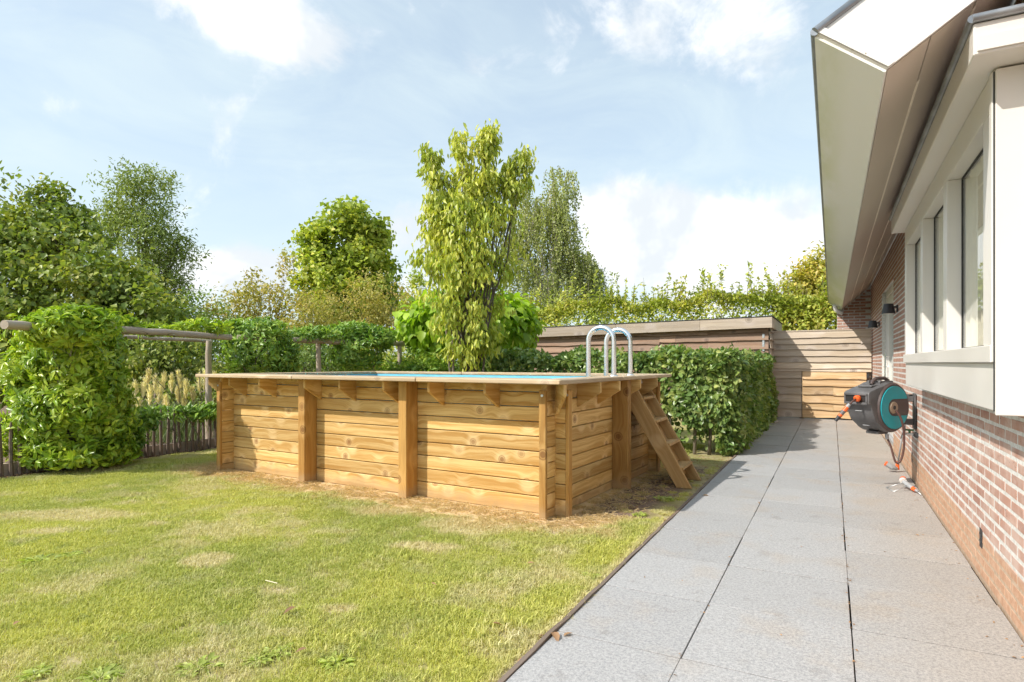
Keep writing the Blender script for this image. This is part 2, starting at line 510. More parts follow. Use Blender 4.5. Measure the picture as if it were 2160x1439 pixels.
def lawn_masks(g):
    p = g.pos()
    X, Y, Z = g.sep(p)
    flat = g.comb(X, Y, 0.0)
    c, s = math.cos(POOL_R), math.sin(POOL_R)
    a, b = g.sub(X, POOL_O.x), g.sub(Y, POOL_O.y)
    lx = g.add(g.mul(a, c), g.mul(b, s))
    ly = g.sub(g.mul(b, c), g.mul(a, s))
    qx = g.math('MAXIMUM', g.sub(g.math('ABSOLUTE', g.add(lx, 2.06)), 2.22), 0.0)
    qy = g.math('MAXIMUM', g.sub(g.math('ABSOLUTE', g.sub(ly, 1.15)), 1.28), 0.0)
    dist = g.math('SQRT', g.add(g.mul(qx, qx), g.mul(qy, qy)))
    n1 = g.noise(flat, 1.15, 3, 0.62, 0.3)
    n2 = g.noise(flat, 3.6, 4, 0.6, 0.2)
    n3 = g.noise(flat, 26.0, 3, 0.6)
    n0 = g.noise(g.vm('ADD', flat, (7.3, 2.1, 0)), 0.55, 3, 0.5)
    wob = g.add(g.mul(n1, 0.55), g.mul(n2, 0.45))
    near = g.mr(g.add(dist, g.mul(g.sub(wob, 0.5), 1.7)), 0.10, 0.60, 1.0, 0.0)
    soil = g.mul(g.mul(g.mr(lx, 0.10, 0.20), g.mr(g.add(ly, g.mul(n2, 0.4)), 0.10, 0.45)),
                 g.mr(g.add(dist, g.mul(n2, 0.55)), 0.62, 0.92, 1.0, 0.0))
    patch = g.mr(g.add(g.mul(n1, 0.60), g.mul(n2, 0.40)), 0.465, 0.62)
    spots_ = None
    for (u_, v_, ru_, rv_, w_) in DRY:
        dd_ = F_PX * CAM_H / (v_ - VY)
        c_ = px(u_, v_, dd_)
        ax = ru_ / F_PX * dd_
        ay = rv_ / F_PX * dd_ * dd_ / CAM_H
        ex_ = g.add(g.mul(g.sub(X, c_.x), CY), g.mul(g.sub(Y, c_.y), SY))
        ey_ = g.sub(g.mul(g.sub(Y, c_.y), CY), g.mul(g.sub(X, c_.x), SY))
        q_ = g.add(g.math('POWER', g.math('DIVIDE', ex_, ax), 2.0), g.math('POWER', g.math('DIVIDE', ey_, ay), 2.0))
        e_ = g.mul(g.math('POWER', 2.718, g.mul(q_, -1.0)), w_)
        spots_ = e_ if spots_ is None else g.math('MAXIMUM', spots_, e_)
    patch = g.math('MAXIMUM', g.mul(patch, 0.8), g.mr(g.add(spots_, g.mul(g.sub(n2, 0.5), 1.3)), 0.20, 0.68))
    kerb = g.mr(g.add(X, g.mul(n2, 0.12)), -1.16, -1.05)
    dry = g.math('MAXIMUM', g.mul(patch, 0.9), g.math('MAXIMUM', near, g.mul(kerb, 0.8)))
    return dict(p=p, X=X, Y=Y, flat=flat, n0=n0, n1=n1, n2=n2, n3=n3, near=near, soil=soil, dry=dry, dist=dist)


def lawn_colour(g, k, r=None):
    lush = g.mr(k['n0'], 0.36, 0.62)
    green = g.mix(lush, (0.445, 0.495, 0.118), (0.60, 0.61, 0.14))
    green = g.mix(g.mul(g.mr(k['n2'], 0.52, 0.72), 0.6), green, (0.31, 0.41, 0.10))
    dryc = g.mix(g.mr(k['n3'], 0.3, 0.7), (0.72, 0.61, 0.36), (0.84, 0.75, 0.50))
    strawc = g.mix(g.mr(k['n3'], 0.3, 0.7), (0.62, 0.44, 0.23), (0.78, 0.59, 0.34))
    dryc = g.mix(k['near'], dryc, strawc)
    d = k['dry']
    if r is not None:
        d = g.math('ADD', g.mul(d, 0.86), g.mul(g.sub(g.math('POWER', r, 3.0), 0.12), 0.45), clamp=True)
        green = g.mix(1.0, green, g.comb(g.mr(r, 0, 1, .82, 1.2), g.mr(r, 0, 1, .85, 1.15), 0.95), 'MULTIPLY')
    return g.mix(d, green, dryc)


def ground_material():
    m, g, b = newmat('ground_soil', 0.95, 0.1)
    k = lawn_masks(g)
    soiln = g.noise(k['flat'], 9.0, 6, 0.65)
    soilc = g.mix(g.mr(soiln, 0.3, 0.7), (0.13, 0.088, 0.062), (0.27, 0.195, 0.145))
    lawnc = g.mix(g.mr(k['near'], 0.0, 1.0, 0.62, 0.15), lawn_colour(g, k), soilc)
    c = g.mix(k['soil'], lawnc, soilc)
    border = g.mr(g.add(k['X'], g.mul(g.sub(k['n2'], 0.5), 0.22)), LAWN_X0 - 0.05, LAWN_X0 + 0.03, 1.0, 0.0)
    litter = g.mix(g.mr(g.noise(k['flat'], 30.0, 4, 0.7), 0.35, 0.68), (0.085, 0.055, 0.04), (0.34, 0.25, 0.18))
    c = g.mix(border, c, litter)
    under = g.mul(g.mr(k['X'], -1.14, -1.10), g.mr(k['X'], 0.80, 0.85, 1.0, 0.0))
    c = g.mix(under, c, (0.030, 0.023, 0.018))
    far = g.mr(k['Y'], 15.5, 18.0)
    c = g.mix(far, c, (0.10, 0.12, 0.04))
    g.put(b.inputs['Base Color'], c)
    g.put(b.inputs['Normal'], g.bump(g.add(soiln, g.mul(k['n3'], 0.6)), 0.5, 0.03))
    return m


def grass_material():
    m, g, b = newmat('grass_blades', 0.55, 0.25)
    k = lawn_masks(g)
    r = g.island()
    col = lawn_colour(g, k, r)
    g.put(b.inputs['Base Color'], col)
    tr = g.node('ShaderNodeBsdfTranslucent')
    g.put(tr.inputs['Color'], g.mix(1.0, col, (1.1, 1.15, 0.7), 'MULTIPLY'))
    mx = g.node('ShaderNodeMixShader'); mx.inputs[0].default_value = 0.3
    out = m.node_tree.nodes['Material Output']
    m.node_tree.links.new(b.outputs[0], mx.inputs[1])
    m.node_tree.links.new(tr.outputs[0], mx.inputs[2])
    m.node_tree.links.new(mx.outputs[0], out.inputs[0])
    return m


def paver_material():
    m, g, b = newmat('granite_paver', 0.62, 0.35)
    p = g.pos(); r = g.orand()
    X, Y, Z = g.sep(p)
    sp = g.noise(p, 190.0, 3, 0.7)
    sp2 = g.noise(p, 70.0, 4, 0.7)
    blot = g.noise(p, 2.3, 5, 0.6)
    c = g.mix(g.mr(g.add(g.mul(sp, 0.5), g.mul(sp2, 0.5)), 0.38, 0.62), (0.27, 0.274, 0.282), (0.475, 0.474, 0.474))
    brown = g.mul(g.mr(g.add(X, g.mul(blot, 0.5)), 0.15, 0.75), 0.55)
    brown = g.add(brown, g.mul(g.mr(blot, 0.50, 0.70), 0.45))
    brown = g.add(brown, g.mul(g.mr(g.add(Y, g.mul(blot, 3.0)), 8.5, 12.0), 0.35))
    c = g.mix(g.math('MINIMUM', brown, 0.85), c, g.mix(1.0, c, (1.03, 0.90, 0.76), 'MULTIPLY'))
    edge = g.noise(p, 6.0, 5, 0.65)
    c = g.mix(g.mul(g.mr(edge, 0.56, 0.76), 0.38), c, (0.17, 0.145, 0.12))
    t = g.mr(r, 0, 1, 0.93, 1.04, False)
    c = g.mix(1.0, c, g.comb(t, t, t), 'MULTIPLY')
    g.put(b.inputs['Base Color'], c)
    g.put(b.inputs['Normal'], g.bump(sp2, 0.25, 0.002))
    return m


M['ground'] = ground_material()
M['grass'] = grass_material()
M['paver'] = paver_material()

# one sheet to the horizon, finer near the garden
gm = MB()
S = 900
gm.raw([(-S, -S, -0.02), (S, -S, -0.02), (S, S, -0.02), (-S, S, -0.02)], [(0, 1, 2, 3)])
ground = gm.build('ground', M['ground'])
tag(ground, 'lawn soil and bare earth under the whole garden', kind='structure')

# pavers of the path: three columns of square slabs
path = empty('path', (0, 0, 0))
tag(path, 'grey granite slab path along the brick house', kind='structure')
cols = [(-1.088, -0.546), (-0.540, 0.074), (0.080, 0.722)]
rp = random.Random(5)
paver_mesh = {}
for ci, (xa, xb) in enumerate(cols):
    w = xb - xa
    me = MB().box(-w / 2, w / 2, -0.3138, 0.3138, -0.04, 0).mesh('paver', bevel=0.0012)
    me.materials.append(M['paver'])
    paver_mesh[ci] = me
    for r in range(-3, 19):
        y = 2.48 + 0.6365 * (r + 0.5)
        o = link('paver', me, None, path, ((xa + xb) / 2 + rp.uniform(-.002, .002), y, rp.uniform(-.0015, .0015)))
        o.rotation_euler = (rp.uniform(-.0015, .0015), rp.uniform(-.0015, .0015), rp.uniform(-.0012, .0012))

# timber edging between lawn and path
edge = empty('path_edging', (-1.1, 5, 0))
tag(edge, 'low weathered brown timber edging between lawn and grey path', 'edging')
y = -0.5
k = 0
while y < 9.2:
    L = 2.4
    n = 14
    mb = MB()
    for i in range(n):
        ya, yb = -L / 2 + L * i / n, -L / 2 + L * (i + 1) / n
    prof = []
    vs, fs = [], []
    for i in range(n + 1):
        t = -L / 2 + L * i / n
        wx = rp.uniform(-.003, .003); wz = rp.uniform(-.004, .004)
        vs += [(t, -0.011 + wx, -0.06), (t, 0.011 + wx, -0.06), (t, 0.011 + wx, 0.006 + wz), (t, -0.011 + wx, 0.008 + wz)]
    for i in range(n):
        a, b = i * 4, i * 4 + 4
        for q in range(4):
            q2 = (q + 1) % 4
            fs.append((a + q, a + q2, b + q2, b + q))
    fs += [(0, 1, 2, 3), (n * 4 + 3, n * 4 + 2, n * 4 + 1, n * 4)]
    o = MB().raw(vs, fs).build('board', M['edging'], edge, loc=(0.0, y + L / 2 - 5, 0), rot=(0, 0, math.pi / 2 + rp.uniform(-.002, .002)))
    y += L + 0.006
    k += 1

# ------------------------------------------------------------------ lawn blades: clumps spread on points
rng = np.random.default_rng(11)
clumps = bpy.data.collections.new('grass_clumps')


def clump_mesh(name, n, rad, hmin, hmax, lean, wid=0.0022):
    V, Fc = [], []
    for i in range(n):
        a = rng.uniform(0, 2 * math.pi); rr = rad * math.sqrt(rng.uniform())
        bx, by = rr * math.cos(a), rr * math.sin(a)
        h = rng.uniform(hmin, hmax)
        th = rng.uniform(0, 2 * math.pi); ln = abs(rng.normal(0, lean)) * h
        dxx, dyy = math.cos(th), math.sin(th)
        wx, wy = -dyy * wid * rng.uniform(.7, 1.3), dxx * wid * rng.uniform(.7, 1.3)
        zb = -0.004
        b = len(V)
        V += [(bx - wx, by - wy, zb), (bx + wx, by + wy, zb),
              (bx + dxx * ln * .35 - wx * .8, by + dyy * ln * .35 - wy * .8, h * .6),
              (bx + dxx * ln * .35 + wx * .8, by + dyy * ln * .35 + wy * .8, h * .6),
              (bx + dxx * ln, by + dyy * ln, h * (1 - 0.22 * min(1, ln / h)))]
        Fc += [(b, b + 1, b + 3), (b, b + 3, b + 2), (b + 2, b + 3, b + 4)]
    me = np_mesh(name, np.array(V), np.array(Fc))
    me.materials.append(M['grass'])
    o = bpy.data.objects.new(name, me)
    clumps.objects.link(o)
    return o


for i in range(7):
    clump_mesh('grass_clump', 230, 0.080, 0.012, 0.030, 0.85, 0.0017)

pts, rots, scl = [], [], []
step = 0.078
ny = int(9.0 / step)
for iy in range(ny):
    for ix in range(int((LAWN_X1 - LAWN_X0) / step) + 1):
        x = LAWN_X0 + 0.05 + ix * step + rng.uniform(-.04, .04)
        y = 0.2 + iy * step + rng.uniform(-.04, .04)
        if x > LAWN_X1 - 0.055:
            x = LAWN_X1 - 0.055 - rng.uniform(0, 0.03)
        d = -x * SY + y * CY
        l = x * CY + y * SY
        if d < 1.6 or abs(l) > d * 0.93 + 0.5:
            continue
        if x > -1.7 and y > 7.3:
            continue
        lx, ly = pool_local(x, y)
        if -4.2 < lx < 0.02 and -0.02 < ly < 2.4:
            continue
        qx, qy = max(abs(lx + 2.06) - 2.22, 0), max(abs(ly - 1.15) - 1.28, 0)
        dist = math.hypot(qx, qy)
        wv_ = math.sin(x * 2.3 + 1.7 * math.sin(y * 1.9)) * math.sin(y * 2.9 + 1.3 * math.sin(x * 2.1)) + .6 * math.sin(x * 6.1 + y * 4.3) * math.sin(y * 7.3 - x * 3.1)
        s = max(0.72, rng.uniform(0.75, 1.15) * (0.98 + 0.22 * wv_))
        if rng.uniform() < 0.025:
            s *= 1.5
        if lx > 0.14 and ly > 0.25 and dist < 0.72:
            if rng.uniform() < 0.86 - 0.5 * max(0, dist - 0.45):
                continue
            s *= 0.8
        elif dist < 0.35:
            if rng.uniform() < 0.35:
                continue
            s *= 0.62 + 0.6 * dist
        pts.append((x, y, -0.018)); rots.append((0, 0, rng.uniform(0, 6.283))); scl.append(s)
me = bpy.data.meshes.new('grass')
me.from_pydata(pts, [], [])
at = me.attributes.new('rot', 'FLOAT_VECTOR', 'POINT'); at.data.foreach_set('vector', np.array(rots, dtype=np.float32).ravel())
at = me.attributes.new('scl', 'FLOAT', 'POINT'); at.data.foreach_set('value', np.array(scl, dtype=np.float32))
grass = link('grass', me)
tag(grass, 'short mown lawn with green and dried straw-coloured patches', 'grass', kind='stuff')
ng = bpy.data.node_groups.new('spread_grass', 'GeometryNodeTree')
ng.interface.new_socket('Geometry', in_out='INPUT', socket_type='NodeSocketGeometry')
ng.interface.new_socket('Geometry', in_out='OUTPUT', socket_type='NodeSocketGeometry')
gi, go = ng.nodes.new('NodeGroupInput'), ng.nodes.new('NodeGroupOutput')
ci = ng.nodes.new('GeometryNodeCollectionInfo')
ci.inputs['Collection'].default_value = clumps
ci.inputs['Separate Children'].default_value = True
ci.inputs['Reset Children'].default_value = True
ip = ng.nodes.new('GeometryNodeInstanceOnPoints')
ip.inputs['Pick Instance'].default_value = True
a1 = ng.nodes.new('GeometryNodeInputNamedAttribute'); a1.data_type = 'FLOAT_VECTOR'; a1.inputs['Name'].default_value = 'rot'
a2 = ng.nodes.new('GeometryNodeInputNamedAttribute'); a2.data_type = 'FLOAT'; a2.inputs['Name'].default_value = 'scl'
e2r = ng.nodes.new('FunctionNodeEulerToRotation')
ng.links.new(gi.outputs[0], ip.inputs['Points'])
ng.links.new(ci.outputs[0], ip.inputs['Instance'])
ng.links.new(a1.outputs[0], e2r.inputs[0])
ng.links.new(e2r.outputs[0], ip.inputs['Rotation'])
ng.links.new(a2.outputs[0], ip.inputs['Scale'])
ng.links.new(ip.outputs[0], go.inputs[0])
md = grass.modifiers.new('spread', 'NODES')
md.node_group = ng

# ------------------------------------------------------------------ wooden swimming pool
pool = empty('swimming_pool', POOL_O, POOL_R)
tag(pool, 'rectangular above-ground swimming pool clad in golden pine planks', 'pool')
XL = -4.12
YB = 2.30
BH = 0.1205
front_posts = [-2.765, -1.43]
JZ = [-0.02] + [0.118 + BH * i for i in range(8)] + [1.036]
rw = random.Random(3)


def plank(x0, x1, y0, y1, z0, z1, along='x', mat=None):
    L = (x1 - x0) if along == 'x' else (y1 - y0)
    T = (y1 - y0) if along == 'x' else (x1 - x0)
    o = cbox('plank', (L, T, z1 - z0 - 0.0065), mat or M['pine'], pool,
             ((x0 + x1) / 2, (y0 + y1) / 2 + (rw.uniform(-.0015, .0015) if along == 'x' else 0), (z0 + z1) / 2),
             (0, 0, 0 if along == 'x' else math.pi / 2), bevel=0.0045)
    return o


# long walls: one plank per bay and course
xs = [XL - 0.15] + front_posts + [0.115]
for wall_y in (0.0, YB):
    for i in range(len(JZ) - 1):
        for j in range(len(xs) - 1):
            plank(xs[j] + 0.0005, xs[j + 1] - 0.0005, wall_y, wall_y + 0.045, JZ[i], JZ[i + 1])
# short walls, courses offset half a board
JS = [-0.02] + [0.058 + BH * i for i in range(9)]
JS = [z for z in JS if z < 1.0] + [1.036]
for wx in (0.0, XL):
    ys = [-0.15, 1.25, YB + 0.19]
    for i in range(len(JS) - 1):
        for j in range(2):
            plank(wx - 0.0225, wx + 0.0225, ys[j] + .0005, ys[j + 1] - .0005, JS[i], JS[i + 1], 'y')
# uprights
UP = M['pine_up']
for x in front_posts:
    cbox('post', (0.094, 0.16, 1.05), UP, pool, (x, -0.081, 0.51), bevel=0.004)
    cbox('post', (0.094, 0.16, 1.05), UP, pool, (x, YB + 0.127, 0.51), bevel=0.004)
cbox('post', (0.16, 0.094, 1.05), UP, pool, (0.1035, 1.25, 0.51), bevel=0.004)
cbox('post', (0.16, 0.094, 1.05), UP, pool, (XL - 0.1035, 1.25, 0.51), bevel=0.004)
for (x, y, sx, sy) in ((0.0, -0.165, 0.062, 0.03), (XL, -0.165, 0.062, 0.03), (0.130, 0.0225, 0.03, 0.066),
                       (XL - 0.165, 0.0225, 0.03, 0.066), (0.130, YB + 0.0225, 0.03, 0.066), (0.0, YB + 0.205, 0.062, 0.03),
                       (XL - 0.165, YB + 0.0225, 0.03, 0.066), (XL, YB + 0.205, 0.062, 0.03)):
    t = cbox('corner_trim', (sx, sy, 1.02), UP, pool, (x, y, 0.475), bevel=0.005)
    bm_ = MB().tube([(0, 0, 0), (0, -0.006, 0)], 0.011, 10)
    if y < 0.1:
        bx = 0.0 if sx > sy else 0.0
        bolt = bm_.build('bolt', M['galv'], t, loc=(bx, -sy / 2, 0.47))


# brackets under the coping
def bracket(x, y, rz, d=0.215, h=0.21, lip=0.085, t=0.027):
    poly = [(0, 0), (d, 0), (d, -lip), (0.012, -h), (0, -h)]
    return MB().prism(poly, -t / 2, t / 2, 'y').build('bracket', M['pine'], pool, bevel=0.003, loc=(x, y, 1.034), rot=(0, 0, rz))


for x in (-3.87, -3.36, -2.66, -2.17, -1.61, -1.09, -0.51):
    bracket(x, 0.0, -math.pi / 2)
    bracket(x, YB + 0.045, math.pi / 2)
for y in (0.42, 0.86, 1.42, 1.95):
    bracket(0.0225, y, 0.0)
    bracket(XL - 0.0225, y, math.pi)
bracket(0.05, -0.03, math.radians(-45), 0.20, 0.24)
bracket(XL - 0.05, -0.03, math.radians(-135), 0.20, 0.24)

# coping boards with mitred corners
CT, CB = 1.072, 1.037
o0x, o1x, o0y, o1y = XL - 0.21, 0.225, -0.325, 2.52
i0x, i1x, i0y, i1y = XL + 0.035, -0.035, 0.06, YB - 0.015


def coping(poly, name='coping_board', rz=0):
    cx_ = sum(p[0] for p in poly) / len(poly); cy_ = sum(p[1] for p in poly) / len(poly)
    R = Matrix.Rotation(-rz, 3, 'Z')
    q = [tuple((R @ Vector((p[0] - cx_, p[1] - cy_, 0)))[:2]) for p in poly]
    return MB().prism(q, CB, CT, 'z').build(name, M['pine_top'], pool, bevel=0.006, loc=(cx_, cy_, 0), rot=(0, 0, rz))


def strip(a, b, c, d, cuts, rz):
    """board run between outer edge a-b and inner edge d-c, sawn at the given fractions, in two widths"""
    a, b, c, d = map(Vector, (a, b, c, d))
    md, mc = a.lerp(d, 0.54), b.lerp(c, 0.54)
    for (p, q, r_, s_) in ((a, b, mc, md), (md, mc, c, d)):
        gap = (s_ - p).normalized() * 0.0025
        e = [0.0] + cuts + [1.0]
        for k_ in range(len(e) - 1):
            t0, t1 = e[k_] + .0006, e[k_ + 1] - .0006
            coping([tuple((p.lerp(q, t0) + gap)[:2]), tuple((p.lerp(q, t1) + gap)[:2]), tuple((s_.lerp(r_, t1) - gap)[:2]), tuple((s_.lerp(r_, t0) - gap)[:2])], rz=rz)


strip((o0x, o0y, 0), (o1x, o0y, 0), (i1x, i0y, 0), (i0x, i0y, 0), [0.355, 0.70], 0)
strip((o1x, o1y, 0), (o0x, o1y, 0), (i0x, i1y, 0), (i1x, i1y, 0), [0.62], 0)
strip((o1x, o0y, 0), (o1x, o1y, 0), (i1x, i1y, 0), (i1x, i0y, 0), [0.46], math.pi / 2)
strip((o0x, o1y, 0), (o0x, o0y, 0), (i0x, i0y, 0), (i0x, i1y, 0), [0.5], math.pi / 2)
# liner and water
lm = MB()
a0, a1, b0, b1 = XL + 0.024, -0.024, 0.047, YB - 0.002
lm.box(a0, a1, b0, b0 + .004, 0.0, 1.035).box(a0, a1, b1 - .004, b1, 0, 1.035)
lm.box(a0, a0 + .004, b0 + .005, b1 - .005, 0, 1.034).box(a1 - .004, a1, b0 + .005, b1 - .005, 0, 1.034).box(a0 + .005, a1 - .005, b0 + .005, b1 - .005, 0, 0.01)
lm.build('liner', M['liner'], pool)
mw, gw, bw = newmat('pool_water', 0.03, 0.5)
bw.inputs['Base Color'].default_value = (0.45, 0.83, 0.93, 1)
bw.inputs['Transmission Weight'].default_value = 1.0
bw.inputs['IOR'].default_value = 1.33
gw.put(bw.inputs['Normal'], gw.bump(gw.noise(gw.pos(), 6.0, 3), 0.08, 0.02))
MB().raw([(a0 + .006, b0 + .006, 0.93), (a1 - .006, b0 + .006, 0.93), (a1 - .006, b1 - .006, 0.93), (a0 + .006, b1 - .006, 0.93)], [(0, 1, 2, 3)]).build('water', mw, pool)

# stainless grab rails over the coping
ladder = empty('pool_grab_ladder', POOL_O, POOL_R)
tag(ladder, 'pair of curved stainless steel grab rails rising from the pool edge', 'pool ladder')
for y in (1.08, 1.53):
    pts_ = []
    xa, xb, zt = -0.17, 0.09, 1.535
    R_ = (xb - xa) / 2
    zc_ = zt - R_
    pts_ += [(xa, y, 0.45), (xa, y, 0.9), (xa, y, zc_)]
    for k in range(1, 16):
        a = math.pi - math.pi * k / 16
        pts_.append(((xa + xb) / 2 + R_ * math.cos(a), y, zc_ + R_ * math.sin(a)))
    pts_ += [(xb, y, zc_), (xb, y, 1.2), (xb, y, 1.071)]
    rail = MB().tube(pts_, 0.0235, 14).build('rail', M['steel'], ladder, smooth=True, angle=50)
    MB().tube([(xb, y, 1.0725), (xb, y, 1.083)], [0.042, 0.036], 16).build('flange', M['steel'], rail)
    MB().tube([(xb, y, 1.088), (xb, y, 1.094)], [0.029, 0.029], 16).build('collar', M['greyplastic'], rail)
for z in (0.5, 0.75):
    cbox('tread', (0.07, 0.45, 0.025), M['white'], ladder, (-0.17, 1.305, z))

# wooden steps hooked on the pool
steps = empty('wooden_steps', (-1.81, 6.165, 0))
tag(steps, 'pine pool steps with four treads leaning against the wooden pool', 'steps')
x_top, z_top, x_bot = 0.02, 1.02, 0.60
hy = 0.235
ang = math.atan2(z_top, x_bot - x_top)
length = math.hypot(z_top, x_bot - x_top)
for s in (-1, 1):
    w = 0.125
    wx = w / math.sin(ang)
    poly = [(x_bot - wx + 0.02, -0.015), (x_bot + 0.02, -0.015), (x_top + 0.02, z_top), (x_top - 0.045, z_top), (x_top - wx + 0.045, z_top - 0.13)]
    # the stringer is modelled lying along its own x axis so that the grain follows it
    c0 = Vector(((x_top + x_bot) / 2, 0, z_top / 2))
    R = Matrix.Rotation(ang, 3, 'Y')
    Ri = R.inverted()
    q = []
    for p in poly:
        v = Ri @ (Vector((p[0], 0, p[1])) - c0)
        q.append((v.x, v.z))
    o = MB().prism(q, -0.0165, 0.0165, 'y').build('stringer', M['step_wood'], steps, bevel=0.003, loc=(c0.x, s * hy, c0.z))
    o.rotation_euler = R.to_euler()
for i in range(4):
    z = 0.165 + 0.225 * i
    x = x_bot - (x_bot - x_top) * z / z_top - 0.06
    t = cbox('tread', (2 * hy - 0.035, 0.155, 0.026), M['step_wood'], steps, (x + 0.012, 0, z), (0, 0, math.pi / 2), bevel=0.003)
for q in range(4):      # grooved back boards running up the slope
    o = cbox('back_slat', (length * 0.90, 0.100, 0.014), M['step_wood'], steps,
             ((x_top + x_bot) / 2 - 0.105, -0.163 + 0.1087 * q, z_top / 2 + 0.0), (0, 0, 0), bevel=0.004)
    o.rotation_euler = (0, ang, 0)
hk = MB().tube([(-0.05, -0.1, 1.0), (0.02, -0.1, 1.03), (0.03, -0.1, 0.98)], 0.008, 8).tube([(-0.05, 0.12, 1.0), (0.02, 0.12, 1.03), (0.03, 0.12, 0.98)], 0.008, 8)
hk.build('hook', M['galv'], steps)
# ------------------------------------------------------------------ the brick house
def brick_material():
    m, g, b = newmat('brick', 0.85, 0.2)
    p = g.pos()
    X, Y, Z = g.sep(p)
    r = g.math('FRACT', g.add(g.orand(), g.island()))
    n = g.noise(p, 24.0, 5, 0.65)
    n2 = g.noise(p, 90.0, 4, 0.65)
    h2 = g.math('FRACT', g.mul(r, 13.7))
    c = g.mix(r, (0.32, 0.145, 0.098), (0.46, 0.245, 0.175))
    c = g.mix(g.mul(h2, 0.45), c, (0.48, 0.25, 0.17))
    c = g.mix(g.mr(n, 0.35, 0.75), c, g.mix(0.5, c, (0.44, 0.29, 0.25)))
    fold = g.noise(g.vm('MULTIPLY', p, (1, 26.0, 60.0)), 1.0, 3, 0.6, 1.2)
    c = g.mix(g.mul(g.mr(fold, 0.63, 0.69), g.math('GREATER_THAN', h2, 0.55)), c, (0.07, 0.030, 0.026))
    lime_sunlit = g.noise(p, 5.0, 5, 0.65)
    c = g.mix(g.mul(g.mr(lime_sunlit, 0.34, 0.70, 0.08, 0.58), g.mr(Z, 0.85, 1.25, 1.0, 0.35)), c, (0.68, 0.56, 0.485))  # efflorescence, plus sunlit paleness painted in, stronger low on the wall
    # splash zone stained orange near the ground
    zz = g.add(Z, g.mul(g.sub(g.noise(g.comb(0.0, g.mul(Y, 2.0), 0.0), 1.0, 3), 0.5), 0.06))
    st = g.mr(zz, 0.225, 0.265, 0.80, 0.0)
    stc = g.mix(g.mr(n, 0.35, 0.7), (0.48, 0.27, 0.16), (0.60, 0.385, 0.25))
    c = g.mix(st, c, stc)
    g.put(b.inputs['Base Color'], c)
    g.put(b.inputs['Normal'], g.bump(g.add(n, g.mul(n2, 0.6)), 0.45, 0.006))
    return m


def mortar_material():
    m, g, b = newmat('mortar', 0.95, 0.1)
    p = g.pos()
    X, Y, Z = g.sep(p)
    n = g.noise(p, 40.0, 5, 0.65)
    c = g.mix(g.mr(n, 0.3, 0.7), (0.54, 0.52, 0.48), (0.74, 0.72, 0.68))
    zz = g.add(Z, g.mul(g.sub(g.noise(g.comb(0.0, g.mul(Y, 2.0), 0.0), 1.0, 3), 0.5), 0.06))
    st = g.mr(zz, 0.225, 0.265, 1.0, 0.0)
    c = g.mix(st, c, g.mix(g.mr(n, 0.3, 0.7), (0.42, 0.30, 0.21), (0.56, 0.43, 0.32)))
    g.put(b.inputs['Base Color'], c)
    g.put(b.inputs['Normal'], g.bump(n, 0.5, 0.004))
    return m


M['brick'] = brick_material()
M['mortar'] = mortar_material()

house = empty('brick_house', (WALL_X, 7.0, 0))
tag(house, 'red brick house with cream window bay, sloping eaves and a door', 'house')
HO = Vector((WALL_X, 7.0, 0))


def hpart(mb, name, mat, parent=None, **kw):
    """build a mesh given in world coordinates as a part of the house"""
    mb.v = [tuple(Vector(v) - HO) for v in mb.v]
    return mb.build(name, mat, parent or house, **kw)


Y0W, Y1W, ZT = -2.0, 15.0, 2.84
BAY0, BAY1 = 3.09, 6.52
D0, D1, DZ = 9.62, 11.75, 2.36        # door opening
# wall core (mortar face) with openings for window and door
wm = MB()
XW, XB = WALL_X, WALL_X + 0.30
wm.box(XW, XB, Y0W, D0, -0.05, 1.05)
wm.box(XW, XB, Y0W, BAY0 + .02, 1.05, ZT).box(XW, XB, BAY0 + .02, BAY1 - .02, 2.42, ZT).box(XW, XB, BAY1 - .02, D0, 1.05, ZT)
wm.box(XW, XB, D0, D1, DZ, ZT).box(XW, XB, D1, Y1W, -0.05, ZT).box(XW, XB, D0, D1, -0.05, 0.02)
# return wall beyond the gate, under the eaves
wm.box(0.10, XB, Y1W, Y1W + 0.3, -0.05, 2.36)
hpart(wm, 'wall', M['mortar'])

CH, BL, BT = 0.0630, 0.219, 0.0480
brick_vars = []
rb = random.Random(21)
for i in range(5):
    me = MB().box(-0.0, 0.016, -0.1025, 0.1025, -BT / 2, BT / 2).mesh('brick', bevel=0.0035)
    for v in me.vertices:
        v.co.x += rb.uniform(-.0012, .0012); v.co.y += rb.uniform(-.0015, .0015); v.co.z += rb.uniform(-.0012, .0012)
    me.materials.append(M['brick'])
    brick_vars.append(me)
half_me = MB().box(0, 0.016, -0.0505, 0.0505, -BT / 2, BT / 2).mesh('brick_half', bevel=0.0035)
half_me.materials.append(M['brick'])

spots = []
ncourse = int(ZT / CH)
for k in range(ncourse):
    z = 0.035 + CH * k
    off = (k % 2) * BL / 2
    y = 0.6 + off
    while y < Y1W - 0.05:
        y0, y1 = y - 0.1025, y + 0.1025
        z0, z1 = z - BT / 2, z + BT / 2
        skip = False
        if y1 > BAY0 + .01 and y0 < BAY1 - .01 and z1 > 1.03 and z0 < 2.52:
            skip = True
        if z1 < DZ + .02:
            if y0 < D0 and y1 > D0:
                y1 = D0 - 0.001
            elif y0 < D1 and y1 > D1:
                y0 = D1 + 0.001
            elif y0 >= D0 and y1 <= D1:
                skip = True
        if not skip and y1 - y0 > 0.03:
            spots.append(((y0 + y1) / 2, z, y1 - y0))
        y += BL
# nearest bricks in view become single pieces, the rest one mass


def cam_depth(y, z):
    d = -WALL_X * SY + y * CY
    l = WALL_X * CY + y * SY
    return d, CX + F_PX * l / d, VY - (z - CAM_H) * F_PX / d


